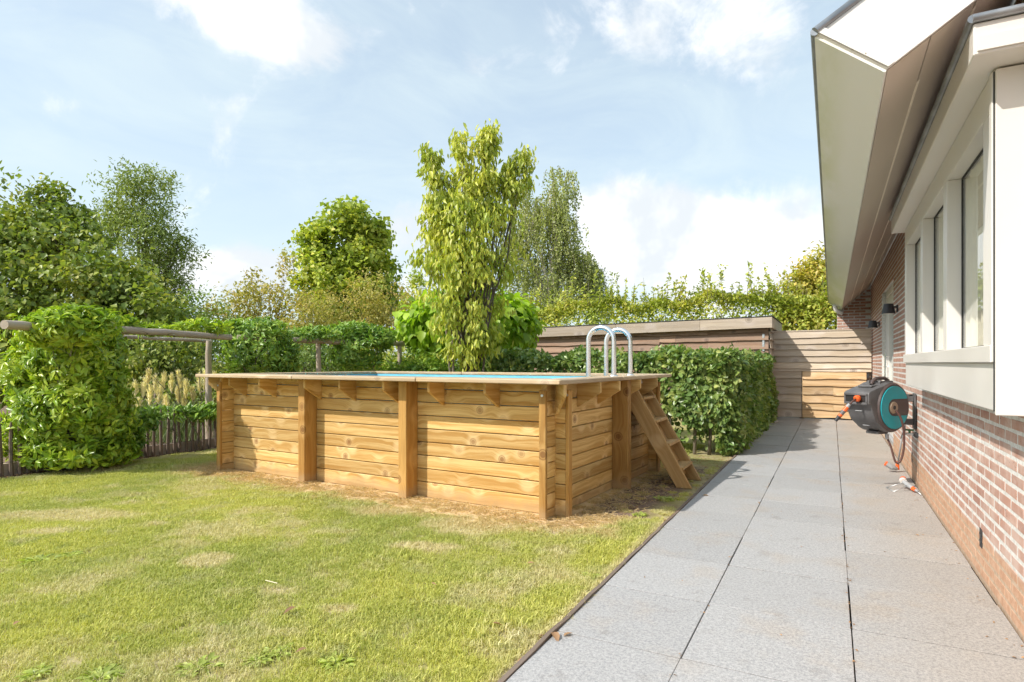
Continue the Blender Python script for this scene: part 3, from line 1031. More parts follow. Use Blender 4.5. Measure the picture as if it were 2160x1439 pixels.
full = []
rest = []
for (y, z, L) in spots:
    d, u, v = cam_depth(y, z)
    seen = u < 2165 and v < 1445 and L > 0.2 and z < 1.03
    (full if seen else rest).append((y, z, L, d))
full.sort(key=lambda t: t[3])
rest += full[300:]
full = full[:300]
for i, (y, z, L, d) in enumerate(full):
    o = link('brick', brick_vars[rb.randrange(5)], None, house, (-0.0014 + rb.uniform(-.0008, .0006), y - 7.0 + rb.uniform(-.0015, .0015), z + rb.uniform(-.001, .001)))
mb = MB()
for (y, z, L, d) in rest:
    j = rb.uniform(-.0015, .001)
    a, b_, c_, d_ = y - L / 2, y + L / 2, z - BT / 2, z + BT / 2
    x0 = WALL_X - 0.0014 + j * .5
    e = 0.003
    mb.raw([(WALL_X + .003, a, c_), (WALL_X + .003, b_, c_), (WALL_X + .003, b_, d_), (WALL_X + .003, a, d_),
            (x0, a + e, c_ + e), (x0, b_ - e, c_ + e), (x0, b_ - e, d_ - e), (x0, a + e, d_ - e)],
           [(4, 7, 6, 5), (0, 1, 5, 4), (1, 2, 6, 5), (2, 3, 7, 6), (3, 0, 4, 7)])
# bricks of the return wall face the camera
for k in range(int(2.83 / CH)):
    z = 0.035 + CH * k
    x = 0.10 + 0.105 + (k % 2) * BL / 2 - BL / 2
    while x < WALL_X:
        a, b_ = max(x - .1025, 0.10 if z < 2.33 else 0.191 + (z + BT / 2 - 2.358) / 0.9 + .004), min(x + .1025, WALL_X - .006)
        if b_ - a > 0.03:
            mb.raw([(a, Y1W + .003, z - BT / 2), (b_, Y1W + .003, z - BT / 2), (b_, Y1W + .003, z + BT / 2), (a, Y1W + .003, z + BT / 2),
                    (a + .003, Y1W - .004, z - BT / 2 + .003), (b_ - .003, Y1W - .004, z - BT / 2 + .003), (b_ - .003, Y1W - .004, z + BT / 2 - .003), (a + .003, Y1W - .004, z + BT / 2 - .003)],
                   [(4, 5, 6, 7), (0, 1, 5, 4), (1, 2, 6, 5), (2, 3, 7, 6), (3, 0, 4, 7)])
        x += BL
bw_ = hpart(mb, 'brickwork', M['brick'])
bw_['kind'] = 'stuff'
# triangle of brickwork between return wall and sloping soffit
tri = MB()
tri.raw([(0.19, Y1W, 2.36), (0.735, Y1W, 2.36), (0.735, Y1W, 2.85), (0.19, Y1W + .3, 2.36), (0.735, Y1W + .3, 2.36), (0.735, Y1W + .3, 2.85)],
        [(0, 1, 2), (3, 5, 4), (0, 3, 4, 1), (1, 4, 5, 2), (2, 5, 3, 0)])
hpart(tri, 'gable_infill', M['mortar'])
# air bricks
for (y, z) in ((4.19, 0.222), (7.47, 0.215)):
    v = cbox('air_brick', (0.02, 0.065, 0.105), M['black'], house, (0.0065, y - 7.0, z), bevel=0.001)
    for q in range(2):
        cbox('vent_bar', (0.003, 0.056, 0.010), M['dark_metal'], v, (-0.0105, 0, -0.018 + 0.036 * q), bevel=0)

# ---- window bay
W = M['white']
bay = empty('window_bay', (0, 0, 0)); bay.parent = house
tag(bay, 'cream boxed-out window bay with three tall panes')
FX = WALL_X - 0.15


def bpart(name, x0, x1, y0, y1, z0, z1, mat=None, bevel=0.003):
    return cbox(name, (x1 - x0, y1 - y0, z1 - z0), mat or W, bay, ((x0 + x1) / 2 - HO.x, (y0 + y1) / 2 - HO.y, (z0 + z1) / 2), bevel=bevel)


bpart('apron_panel', FX + 0.006, WALL_X - 0.002, BAY0 + .012, BAY1 - .02, 1.0, 1.198)
bpart('sill', FX - 0.012, WALL_X + 0.05, BAY0 + .012, BAY1, 1.200, 1.272)
bpart('head', FX, WALL_X + 0.05, BAY0 + .012, BAY1, 2.252, 2.398)
bpart('jamb', FX, WALL_X + 0.05, BAY1 - 0.115, BAY1 - .001, 1.273, 2.251)
bpart('jamb', FX, WALL_X + 0.05, BAY0 + .012, 3.30, 1.273, 2.251)
mull = [(4.246, 4.374), (5.30, 5.42)]
for (a, b_) in mull:
    bpart('mullion', FX, WALL_X + 0.02, a, b_, 1.273, 2.251)
bpart('end_panel', FX + 0.002, WALL_X - 0.002, BAY0 - 0.012, BAY0 + 0.006, 0.985, 2.392)
bpart('gasket', FX - 0.002, FX + 0.03, BAY0 + 0.0065, BAY0 + 0.0115, 1.0, 2.39, M['gasket'], bevel=0)
bpart('corner_post', FX - 0.007, FX + .001, BAY0 + 0.0125, BAY0 + 0.06, 1.21, 2.39)
mg = bpy.data.materials.new('window_glass'); mg.use_nodes = True
gg = G(mg.node_tree); mg.node_tree.nodes.clear()
tb = gg.node('ShaderNodeBsdfTransparent'); tb.inputs[0].default_value = (0.95, 0.96, 0.95, 1)
gl = gg.node('ShaderNodeBsdfGlossy'); gl.inputs['Roughness'].default_value = 0.012; gl.inputs[0].default_value = (0.93, 0.96, 0.97, 1)
fr = gg.node('ShaderNodeFresnel'); fr.inputs[0].default_value = 1.65
ms = gg.node('ShaderNodeMixShader'); oo = gg.node('ShaderNodeOutputMaterial')
bf = gg.node('ShaderNodeNewGeometry').outputs['Backfacing']
mg.node_tree.links.new(gg.mul(fr.outputs[0], gg.sub(1.0, bf)), ms.inputs[0]); mg.node_tree.links.new(tb.outputs[0], ms.inputs[1])
mg.node_tree.links.new(gl.outputs[0], ms.inputs[2]); mg.node_tree.links.new(ms.outputs[0], oo.inputs[0])
M['glass'] = mg
edges = [(3.302, 4.244), (4.376, 5.298), (5.422, BAY1 - 0.117)]
GX = FX + 0.072
for (a, b_) in edges:
    p = bpart('pane', GX, GX + 0.006, a + .012, b_ - .012, 1.284, 2.242, mg, bevel=0)
    # black gasket line round the pane
    gk = MB()
    for (ya, yb, za, zb) in ((a, a + .012, 1.273, 2.252), (b_ - .012, b_, 1.273, 2.252), (a + .012, b_ - .012, 1.273, 1.284), (a + .012, b_ - .012, 2.242, 2.252)):
        gk.box(GX - .004 - HO.x, GX + .012 - HO.x, ya - HO.y, yb - HO.y, za, zb)
    gk.build('gasket', M['gasket'], bay)
# canopy over the bay with zinc edge
CXF = 0.488
bpart('canopy', CXF, WALL_X - 0.006, 2.925, 6.62, 2.400, 2.525, W, bevel=0.004)
bpart('canopy_end_trim', CXF + 0.012, WALL_X - 0.01, 2.917, 2.9245, 2.412, 2.470, W, bevel=0.001)
zr = MB().tube([(CXF - 0.004 - HO.x, 2.915 - HO.y, 2.540), (CXF - 0.004 - HO.x, 6.63 - HO.y, 2.540)], 0.0165, 12)
zr.tube([(CXF - 0.004 - HO.x, 2.917 - HO.y, 2.541), (WALL_X - HO.x, 2.917 - HO.y, 2.541)], 0.0165, 12)
zr.box(CXF - HO.x, WALL_X - .008 - HO.x, 2.92 - HO.y, 6.62 - HO.y, 2.526, 2.534)
zr.build('zinc_edge', M['zinc'], bay, smooth=True, angle=40)
# room behind the panes
rm = MB()
rm.raw([(XB, BAY0 + .03, 0.3), (3.2, BAY0 + .03, 0.3), (3.2, BAY1 - .03, 0.3), (XB, BAY1 - .03, 0.3),
        (XB, BAY0 + .03, 2.5), (3.2, BAY0 + .03, 2.5), (3.2, BAY1 - .03, 2.5), (XB, BAY1 - .03, 2.5)],
       [(0, 1, 2, 3), (4, 7, 6, 5), (1, 5, 6, 2), (0, 4, 5, 1), (2, 6, 7, 3)])
hpart(rm, 'room', M['interior'])
# curtains
curtain_txt = ['gathered cream curtain behind the window pane nearest the camera', 'gathered cream curtain behind the middle window pane', 'gathered cream curtain behind the window pane nearest the door']
for ci_, (ya, yb) in enumerate(((3.62, 4.238), (4.38, 5.292), (5.426, 6.395))):
    cu = MB()
    n = int((yb - ya) / 0.006)
    vs, fs = [], []
    for i in range(n + 1):
        y = ya + (yb - ya) * i / n
        x = WALL_X - 0.045 + 0.022 * math.sin(y * 62 + 1.3 * math.sin(y * 17 + ci_)) + 0.006 * math.sin(y * 23)
        vs += [(x, y, 1.20), (x + 0.0, y, 2.40)]
    for i in range(n):
        fs.append((2 * i, 2 * i + 2, 2 * i + 3, 2 * i + 1))
    n0 = len(vs)
    vs += [(x + .003, y, z) for (x, y, z) in vs]
    fs += [tuple(n0 + q for q in f[::-1]) for f in fs]
    cu.raw(vs, fs)
    o = cu.build('curtain', M['curtain'], smooth=True)
    tag(o, curtain_txt[ci_], 'curtain', 'curtains in the window bay')

# ---- door
door = empty('door', (0, (D0 + D1) / 2 - HO.y, 0)); door.parent = house
tag(door, 'cream glazed house door with a long metal handle')
DX = 0.055
hw = (D1 - D0) / 2


def dpart(name, x0, x1, y0, y1, z0, z1, mat=None, bevel=0.003):
    return cbox(name, (x1 - x0, y1 - y0, z1 - z0), mat or W, door, ((x0 + x1) / 2, (y0 + y1) / 2, (z0 + z1) / 2), bevel=bevel)


dpart('door_frame', DX, DX + .1, -hw, -hw + .09, 0.02, DZ)
dpart('door_frame', DX, DX + .1, hw - .09, hw, 0.02, DZ)
dpart('door_frame', DX, DX + .1, -hw + .0905, hw - .0905, DZ - .1, DZ - .001)
dpart('threshold', DX - .03, DX + .1, -hw + .0905, hw - .0905, 0.02, 0.075, M['greyplastic'])
lf0, lf1 = -hw + .095, hw - .095
dpart('leaf_stile', DX + .012, DX + .075, lf0, lf0 + .22, .08, DZ - .105)
dpart('leaf_stile', DX + .012, DX + .075, lf1 - .30, lf1, .08, DZ - .105)
dpart('leaf_rail', DX + .012, DX + .075, lf0 + .2205, lf1 - .3005, DZ - .25, DZ - .105)
dpart('leaf_rail', DX + .012, DX + .075, lf0 + .2205, lf1 - .3005, .08, .42)
dpart('pane', DX + .035, DX + .041, lf0 + .2205, lf1 - .3005, .4205, DZ - .2505, mg, bevel=0)
dpart('door_backing', DX + .102, DX + .11, -hw, hw, .02, DZ, M['interior'], bevel=0)
hd = MB().tube([(DX - .045, lf1 - .45, .92), (DX - .045, lf1 - .45, 1.34)], .011, 10).tube([(DX - .045, lf1 - .45, .96), (DX + .012, lf1 - .45, .96)], .008, 8).tube([(DX - .045, lf1 - .45, 1.30), (DX + .012, lf1 - .45, 1.30)], .008, 8)
hd.tube([(DX - .04, lf1 - .12, 1.13), (DX - .04, lf1 + .0 - .30, 1.13)], .010, 8).tube([(DX + .012, lf1 - .12, 1.13), (DX - .04, lf1 - .12, 1.13)], .010, 8)
hd.build('handle', M['steel'], door, smooth=True, angle=40)
for z in (.35, 1.2, 2.05):
    MB().tube([(DX - .012, lf0 + .0, z - .05), (DX - .012, lf0 + .0, z + .05)], .013, 8).build('hinge', M['offwhite'], door)

# ---- roof: sloping slab with boxed eave; its near end is cut on the skew
TP = 0.90                                    # slope of the roof
P0, P1 = (-0.057, 2.558), (0.191, 2.358)     # outer lip and lower corner of the eave in section (x, z)
SK, YV, YE = 0.59, 2.80, 15.45
XR = 4.2


def roof_pt(x, base, y=None):
    return Vector((x, (YV + SK * (x - P1[0] if base is P1 else x - P0[0])) if y is None else y, base[1] + (x - base[0]) * TP))


def fascia_material():
    m, g, b = newmat('eave_fascia', 0.3, 0.5)
    p = g.pos(); X, Y, Z = g.sep(p)
    n = g.noise(g.vm('MULTIPLY', p, (3.0, 0.8, 3.0)), 1.0, 5, 0.6)
    algae = g.mul(g.mr(g.add(X, g.mul(g.sub(n, 0.5), 0.22)), -0.06, 0.09, 1.0, 0.0), g.mr(n, 0.30, 0.62))
    low_ = g.mul(g.mr(Y, 7.0, 13.5), g.mr(n, 0.35, 0.6))
    c = g.mix(g.math('MAXIMUM', g.mul(algae, 0.75), g.mul(low_, 0.6)), (0.84, 0.83, 0.78), (0.56, 0.60, 0.30))
    g.put(b.inputs['Base Color'], c)
    return m


M['fascia'] = fascia_material()
roof = empty('roof', (0, 0, 0)); roof.parent = house
tag(roof, 'overhanging roof edge with pale fascia and beige soffit')


def rpart(mb, name, mat, **kw):
    return hpart(mb, name, mat, roof, **kw)


def slab_piece(A, B, C, D, off):
    """thin sheet A-B-C-D given thickness along off"""
    m_ = MB()
    vs = [Vector(p) for p in (A, B, C, D)]
    m_.raw(vs + [v + Vector(off) for v in vs], [(0, 1, 2, 3), (7, 6, 5, 4), (0, 4, 5, 1), (1, 5, 6, 2), (2, 6, 7, 3), (3, 7, 4, 0)])
    return m_


nn = Vector((-TP, 0, 1)).normalized()
# soffit boards (lower face), split lengthwise into three boards with pale beads between them
xs_ = [P1[0] + 0.004, 0.345, 0.505, WALL_X + 0.25]
for i in range(3):
    xa, xb = xs_[i] + (0.006 if i else 0), xs_[i + 1]
    ya0 = YV + SK * (xa - P1[0]) + .012; yb0 = YV + SK * (xb - P1[0]) + .012
    A = (xa, ya0, P1[1] + (xa - P1[0]) * TP); B = (xb, yb0, P1[1] + (xb - P1[0]) * TP)
    C = (xb, YE, B[2]); D = (xa, YE, A[2])
    rpart(slab_piece(A, B, C, D, nn * 0.012), 'soffit_board', M['soffit'])
for i, x in enumerate((0.345, 0.505, 0.640)):
    y0_ = (3.33, 3.05, 3.6)[i]
    A = Vector((x, y0_, P1[1] + (x - P1[0]) * TP)); B = A + Vector((0.010, 0, 0.010 * TP))
    rpart(slab_piece(A, B, Vector((B.x, YE, B.z)), Vector((A.x, YE, A.z)), nn * -0.003), 'joint_bead', M['bead'])
# eave fascia, perpendicular to the slope
f_in = Vector((P1[0], 0, P1[1])); f_out = Vector((P0[0], 0, P0[1]))
A = f_out + Vector((0, YV, 0)); B = f_in + Vector((0, YV, 0)); C = f_in + Vector((0, YE, 0)); D = f_out + Vector((0, YE, 0))
seg = [YV, 8.4, 12.3, YE]
for i in range(3):
    ya, yb = seg[i] + .001, seg[i + 1] - .001
    rpart(slab_piece(f_out + Vector((0, ya, 0)), f_in + Vector((0, ya, 0)), f_in + Vector((0, yb, 0)), f_out + Vector((0, yb, 0)), Vector((TP, 0, 1)).normalized() * -0.010), 'fascia_board', M['fascia'])
# verge board closing the skew end
mv, gv, bv = newmat('verge_strip_paint', 0.5, 0.4)
vn = gv.noise(gv.pos(), 38.0, 4, 0.65)
gv.put(bv.inputs['Base Color'], gv.mix(gv.mr(vn, 0.60, 0.68), (0.74, 0.71, 0.66), (0.16, 0.12, 0.07)))
M['verge_strip'] = mv
xe = 2.9
a_ = Vector((P0[0], YV, P0[1])); b__ = Vector((P1[0], YV, P1[1]))
up = Vector((1, SK, TP))
vdir = (b__ - a_).cross(up).normalized() * 0.012
if vdir.y > 0:
    vdir = -vdir
rpart(slab_piece(a_ - vdir * .0, b__, b__ + up * xe, a_ + up * xe, vdir), 'verge_board', M['white'])
e0 = b__ + vdir * 1.05
tdir = (a_ - b__).normalized()
rpart(slab_piece(b__ + vdir * 1.3 , a_ + vdir * 1.3, a_ + vdir * 1.3 + up * 0.022, b__ + vdir * 1.3 + up * 0.022, vdir * 0.3), 'verge_end_strip', M['verge_strip'])
# roof surface with tiles above
A = roof_pt(P0[0] + .002, P0); A.y = YV + .004
top = slab_piece(a_ + nn * .002, a_ + up * xe + nn * .002, Vector((P0[0] + xe, YE, P0[1] + xe * TP)) + nn * .002, Vector((P0[0], YE, P0[1])) + nn * .002, nn * 0.03)
rpart(top, 'roof_deck', M['dark_metal'])
# zinc gutter roll along eave and verge
zz_ = MB()
zz_.tube([a_ + Vector((-.006, -.012, .012)), Vector((P0[0] - .006, YE, P0[1] + .012))], 0.017, 10)
zz_.tube([a_ + Vector((-.006, -.012, .012)), a_ + up * xe + Vector((-.006, -.012, .012))], 0.017, 10)
rpart(zz_, 'zinc_edge', M['zinc'], smooth=True, angle=40)
# pale downpipe elbow under the far end of the eave
dp = MB().tube([(0.05, 14.9, 2.47), (0.07, 14.9, 2.36), (0.13, 14.92, 2.30), (0.20, 14.94, 2.27)], [.045, .045, .045, .045], 12)
rpart(dp, 'downpipe_elbow', M['white'], smooth=True, angle=40)

# ------------------------------------------------------------------ wall lamps
def wall_lamp(y, z, label):
    o = empty('wall_lamp', (WALL_X, y, z))
    tag(o, label, 'wall lamp', 'wall lamps by the door')
    cbox('back_plate', (0.016, 0.055, 0.09), M['lamp'], o, (-0.013, 0, 0.0))
    cbox('arm', (0.05, 0.022, 0.022), M['lamp'], o, (-0.04, 0, 0.02))
    MB().tube([(-0.105, 0, -0.062), (-0.105, 0, 0.062)], [0.078, 0.052], 24).build('shade', M['lamp'], o, smooth=True, angle=40)
    MB().tube([(-0.105, 0, -0.066), (-0.105, 0, -0.0625)], [0.060, 0.060], 20).build('bulb_glass', M['offwhite'], o)


wall_lamp(8.95, 1.88, 'dark conical wall lamp on bricks between window bay and door')
wall_lamp(12.25, 1.87, 'dark conical wall lamp on bricks between door and wooden gate')

# ------------------------------------------------------------------ timber shed and gate
def wavy(L, H, T, seed, amp=0.006, skew=0.0, lean=0.026):
    """waney-edged board: length along x, uneven lower edge, bottom leaning out (-y)"""
    r_ = random.Random(seed)
    n = max(6, int(L / 0.11))
    ph = [r_.uniform(0, 6.28) for _ in range(4)]
    vs, fs = [], []
    for i in range(n + 1):
        x = -L / 2 + L * i / n
        e = amp * (math.sin(x * 2.1 + ph[0]) + .6 * math.sin(x * 5.3 + ph[1]) + .5 * math.sin(x * 11 + ph[2])) + r_.uniform(-.002, .002)
        zb, zt = -H / 2 + e - 0.004, H / 2 + 0.010
        sk = skew * (i / n - .5) * L
        vs += [(x, -T - lean, zb + sk), (x, -lean, zb + sk), (x, 0, zt + sk), (x, -T * .55, zt + sk)]
    for i in range(n):
        a, b = 4 * i, 4 * i + 4
        for q in range(4):
            q2 = (q + 1) % 4
            fs.append((a + q, b + q, b + q2, a + q2))
    fs += [(0, 1, 2, 3), (4 * n + 3, 4 * n + 2, 4 * n + 1, 4 * n)]
    return MB().raw(vs, fs).mesh('board')


shed = empty('timber_shed', (-4.0, 13.5, 0))
tag(shed, 'flat-roofed timber shed with waney-edge boards behind the beech hedge', 'shed')
SX0, SX1 = -6.62, -1.17
dropz = 0.095 / 5.5
core = MB().box(SX0 + .03 + 4, SX1 - .03 + 4, 0.16, 2.6, 0, 1.97)
core.build('frame', M['edging'], shed)
bz = [0.10, 0.27, 0.45, 0.62, 0.80, 0.975, 1.15, 1.325, 1.50, 1.68, 1.85, 2.02]
sd = 100
for i in range(len(bz) - 1):
    H = bz[i + 1] - bz[i]
    cut = [SX0, -4.35 + (0.9 if i % 2 else -.4), -2.9 + (0.5 if i % 3 else -.2), SX1]
    for j in range(3):
        L = cut[j + 1] - cut[j] - 0.003
        sd += 1
        link('board', wavy(L, H, 0.022, sd, 0.009, lean=0.034), M['shed_wood'], shed, ((cut[j] + cut[j + 1]) / 2 + 4, 0.155, (bz[i] + bz[i + 1]) / 2 + dropz * ((cut[j] + cut[j + 1]) / 2 + 1.1) * .8))
    sd += 1
    o = link('board', wavy(2.4, H, 0.022, sd, 0.006, lean=0.03), M['fascia_wood'], shed, (SX1 + 4 - .004, 1.36, (bz[i] + bz[i + 1]) / 2))
    o.rotation_euler = (0, 0, math.pi / 2)
# fascia and roof, falling slightly to the left
fz0, fz1 = 1.92, 2.15
RX0, RX1 = -6.69, -1.09
tilt = -math.atan(dropz)
Lr = RX1 - RX0
zc = fz1 - 0.048 - 0.115
f_segs = [(-Lr / 2, -0.55), (-0.547, 1.35), (1.353, Lr / 2)]
for (a, b_) in f_segs:
    cbox('fascia_board', (b_ - a, 0.03, 0.225), M['fascia_wood'], shed, ((RX0 + RX1) / 2 + 4 + (a + b_) / 2, 0.0, zc - dropz * -(a + b_) / 2), (0, tilt, 0), bevel=0.003)
o = cbox('fascia_board', (2.7, 0.03, 0.225), M['fascia_wood'], shed, (RX1 + 4 - 0.015, 1.366, fz1 - 0.116), (0, 0, math.pi / 2), bevel=0.003)
cbox('roof', (Lr + .03, 2.75, 0.018), M['dark_metal'], shed, ((RX0 + RX1) / 2 + 4 + .004, 1.35, zc + 0.124), (0, tilt, 0), bevel=0.003)
st = cbox('metal_strip', (0.042, 0.006, 0.36), M['galv'], shed, (SX1 + 4 - 0.10, 0.113, 1.62), bevel=0.001)

gate = empty('wooden_gate', (-0.17, 14.4, 0))
tag(gate, 'waney-edge timber screen with a low gate closing the path', 'gate')
zb = [1.08, 1.21, 1.345, 1.48, 1.61, 1.735, 1.862]
GX0, GX1 = -1.16, 0.715
for i in range(6):
    H = zb[i + 1] - zb[i]
    sd += 1
    if i == 4:
        for (a, b_) in ((GX0, 0.52), (0.523, GX1)):
            sd += 1
            link('board', wavy(b_ - a, H, 0.02, sd, 0.0065), M['gate_wood'], gate, ((a + b_) / 2 + .17, 0, (zb[i] + zb[i + 1]) / 2))
    else:
        link('board', wavy(GX1 - GX0, H, 0.02, sd, 0.0065), M['gate_wood'], gate, ((GX0 + GX1) / 2 + .17, 0, (zb[i] + zb[i + 1]) / 2))
cbox('top_rail', (GX1 - GX0, 0.05, 0.028), M['gate_wood'], gate, ((GX0 + GX1) / 2 + .17, 0.0, 1.882), bevel=0.002)
zl = [0.02, 0.20, 0.36, 0.52, 0.695, 0.87, 1.012, 1.074]
for i in range(6):
    H = zl[i + 1] - zl[i]
    sd += 1
    link('board', wavy(0.595 - .014, H, 0.02, sd, 0.0065), M['gate_wood'], gate, (GX0 + .17 + .29, 0, (zl[i] + zl[i + 1]) / 2))
sd += 1
link('board', wavy(GX1 - GX0, 0.062, 0.02, sd, 0.002), M['gate_wood'], gate, ((GX0 + GX1) / 2 + .17, 0.002, 1.046))
leaf = empty('gate_leaf', (0, 0, 0)); leaf.parent = gate
zg = [0.03, 0.205, 0.345, 0.52, 0.70, 0.85, 1.0]
for i in range(6):
    H = zg[i + 1] - zg[i]
    a, b_ = -0.562, 0.625
    cutx = [(a, b_)] if i in (0, 2, 4, 5) else [(a, 0.02), (0.023, b_)]
    for (p, q) in cutx:
        sd += 1
        link('board', wavy(q - p, H, 0.02, sd, 0.009), M['gate_new'], leaf, ((p + q) / 2 + .17, -0.014, (zg[i] + zg[i + 1]) / 2))
cbox('hinge', (0.05, 0.02, 0.09), M['dark_metal'], gate, (0.655 + .17, -0.04, 0.93), bevel=0.004)
cbox('post', (0.09, 0.09, 1.86), M['edging'], gate, (GX0 + .2, 0.075, 0.93))
cbox('post', (0.09, 0.09, 1.86), M['edging'], gate, (-0.575 + .17, 0.075, 0.93))
cbox('post', (0.07, 0.09, 1.86), M['edging'], gate, (0.67 + .17, 0.075, 0.93))
# ------------------------------------------------------------------ hose reel on the house wall
RC, RS = Vector((0.415, 6.86, 0.772)), 0.92
reel = empty('hose_reel', RC, math.atan2(-0.8, -0.6))
reel.scale = (RS, RS, RS)
tag(reel, 'wall-mounted grey and teal garden hose reel box on the brick wall', 'hose reel')
R0 = 0.262
prof = []
for a in range(62, 322, 12):
    t = math.radians(a)
    prof.append((R0 * math.cos(t), R0 * math.sin(t)))
prof += [(0.268, -0.130), (0.312, -0.05), (0.335, 0.030), (0.372, 0.038), (0.376, 0.150), (0.345, 0.172), (0.22, 0.206)]
MB().prism(prof, -0.15, 0.13, 'y').build('body', M['anthracite'], reel, bevel=0.014, seg=2, smooth=True, angle=35)
# side cover: dark disc, teal ring with a dark band running back to the wall
disc = MB()
n = 48
disc.tube([(0, 0.128, 0), (0, 0.150, 0)], [0.252, 0.240], n)
disc.build('side_cover', M['brown_plastic'], reel, smooth=True, angle=35)
ring = MB()
Rt = 0.222
arc = [(Rt * math.cos(math.radians(a)), Rt * math.sin(math.radians(a))) for a in range(-158, 156, 6)]
# outline of the C shape: outer arc, then straight edges to the hub slot
slot = 0.088
xe_ = -math.sqrt(Rt ** 2 - slot ** 2)
outer = [(Rt * math.cos(t), Rt * math.sin(t)) for t in np.linspace(-math.pi + math.asin(slot / Rt), math.pi - math.asin(slot / Rt), 60)]
inner = [(0.02, slot)] + [(0.02 + slot * math.cos(t), slot * math.sin(t)) for t in np.linspace(math.pi / 2, -math.pi / 2, 18)] + [(0.02, -slot)]
# build as quads strip between outer arc and inner path
pin = []
tot = len(outer)
inn_path = [(xe_, -slot)] + inner[::-1] + [(xe_, slot)]
seglen = [0]
for i in range(1, len(inn_path)):
    seglen.append(seglen[-1] + math.dist(inn_path[i], inn_path[i - 1]))


def along(path_, cum, t):
    s_ = t * cum[-1]
    for i in range(1, len(path_)):
        if cum[i] >= s_ - 1e-9:
            f_ = (s_ - cum[i - 1]) / max(1e-9, cum[i] - cum[i - 1])
            return (path_[i - 1][0] + (path_[i][0] - path_[i - 1][0]) * f_, path_[i - 1][1] + (path_[i][1] - path_[i - 1][1]) * f_)
    return path_[-1]


vs, fs = [], []
for i, p in enumerate(outer):
    q = along(inn_path, seglen, i / (tot - 1))
    vs += [(p[0], 0.158, p[1]), (q[0], 0.158, q[1]), (p[0], 0.146, p[1]), (q[0], 0.146, q[1])]
for i in range(tot - 1):
    a, b = 4 * i, 4 * i + 4
    fs += [(a, a + 1, b + 1, b), (a, b, b + 2, a + 2), (a + 1, a + 3, b + 3, b + 1)]
ring.raw(vs, fs)
ring.build('teal_ring', M['teal'], reel)
hub = MB().tube([(0.02, 0.150, 0), (0.02, 0.164, 0)], [0.064, 0.058], 28).build('hub', M['beige_hub'], reel, smooth=True, angle=35)
MB().tube([(0.02, 0.1645, 0), (0.02, 0.167, 0)], 0.021, 16).build('hub_hole', M['black'], hub)
# mouth
MB().box(0.3745, 0.379, -0.118, 0.098, 0.058, 0.128).build('mouth', M['black'], reel)
mf = MB().box(0.366, 0.392, -0.135, 0.115, 0.128, 0.152).box(0.366, 0.388, -0.135, 0.115, 0.034, 0.058)
mf.box(0.366, 0.387, -0.135, -0.118, 0.0585, 0.1275).box(0.366, 0.387, 0.098, 0.115, 0.0585, 0.1275)
mf.build('mouth_frame', M['anthracite'], reel, bevel=0.004)
for z in (-0.035, -0.19):
    o = cbox('rib_mark', (0.006, 0.075, 0.008), M['greyplastic'], reel, (0.322 if z > -.1 else 0.205, -0.015, z), (0, math.radians(-20 if z > -.1 else -45), 0), bevel=0.002)
# top handle
hb = MB().box(0.10, 0.24, -0.085, 0.065, 0.205, 0.232)
hb.box(-0.12, 0.10, -0.085, -0.055, 0.23, 0.275).box(-0.12, 0.10, 0.035, 0.065, 0.23, 0.275)
hb.build('handle_mount', M['anthracite'], reel, bevel=0.01, seg=2)
ht = [(0.13, -0.01, 0.235), (0.10, -0.01, 0.275), (0.05, -0.01, 0.298), (-0.08, -0.01, 0.300), (-0.14, -0.01, 0.275), (-0.17, -0.01, 0.225)]
MB().tube(ht, 0.019, 10).build('handle', M['brown_plastic'], reel, smooth=True, angle=40)
cbox('base_foot', (0.16, 0.14, 0.03), M['anthracite'], reel, (0.04, -0.01, -0.268), bevel=0.006)
# wall bracket
bk = MB()
RI = Matrix.Rotation(-reel.rotation_euler.z, 4, 'Z')


def to_reel(p):
    return tuple((RI @ (Vector(p) - RC)) / RS)


def wbox(mb, x0, x1, y0, y1, z0, z1):
    c = [to_reel((x, y, z)) for z in (z0, z1) for (x, y) in ((x0, y0), (x1, y0), (x1, y1), (x0, y1))]
    mb.raw(c, [(0, 3, 2, 1), (4, 5, 6, 7), (0, 1, 5, 4), (1, 2, 6, 5), (2, 3, 7, 6), (3, 0, 4, 7)])


wbox(bk, 0.712, 0.7295, 7.06, 7.22, 0.545, 0.895)
wbox(bk, 0.55, 0.7115, 7.08, 7.18, 0.585, 0.640)
wbox(bk, 0.55, 0.7115, 7.08, 7.18, 0.815, 0.868)
bk.build('wall_bracket', M['anthracite'], reel, bevel=0.005)
MB().tube([to_reel((0.600, 7.12, 0.57)), to_reel((0.600, 7.12, 0.885))], 0.018, 12).build('hinge_pin', M['dark_metal'], reel)
MB().tube([to_reel((0.668, 7.12, 0.868)), to_reel((0.668, 7.12, 0.885))], [0.042, 0.036], 18).build('knob', M['black'], reel)

# nozzle and connector hanging out of the mouth
noz = empty('hose_nozzle', RC, reel.rotation_euler.z)
noz.scale = (RS, RS, RS)
tag(noz, 'orange and grey hose nozzle hanging from the mouth of the reel', 'nozzle')
MB().tube([(0.385, 0.03, 0.095), (0.40, 0.03, 0.098), (0.425, 0.03, 0.096), (0.437, 0.03, 0.092)], [0.026, 0.034, 0.033, 0.022], 16).build('stop_ball', M['orange'], noz, smooth=True, angle=50)
MB().tube([(0.43, 0.03, 0.092), (0.47, 0.02, 0.070), (0.50, 0.005, 0.035)], 0.009, 10).build('hose_end', M['hose'], noz, smooth=True)
A_, B_ = Vector((0.497, 0.007, 0.040)), Vector((0.60, -0.075, -0.135))
segs = [(0, .17, .016, .021, 'greyplastic'), (.17, .40, .023, .023, 'orange'), (.40, .60, .022, .021, 'anthracite'), (.60, .72, .022, .020, 'orange'), (.72, 1.0, .021, .015, 'dark_metal')]
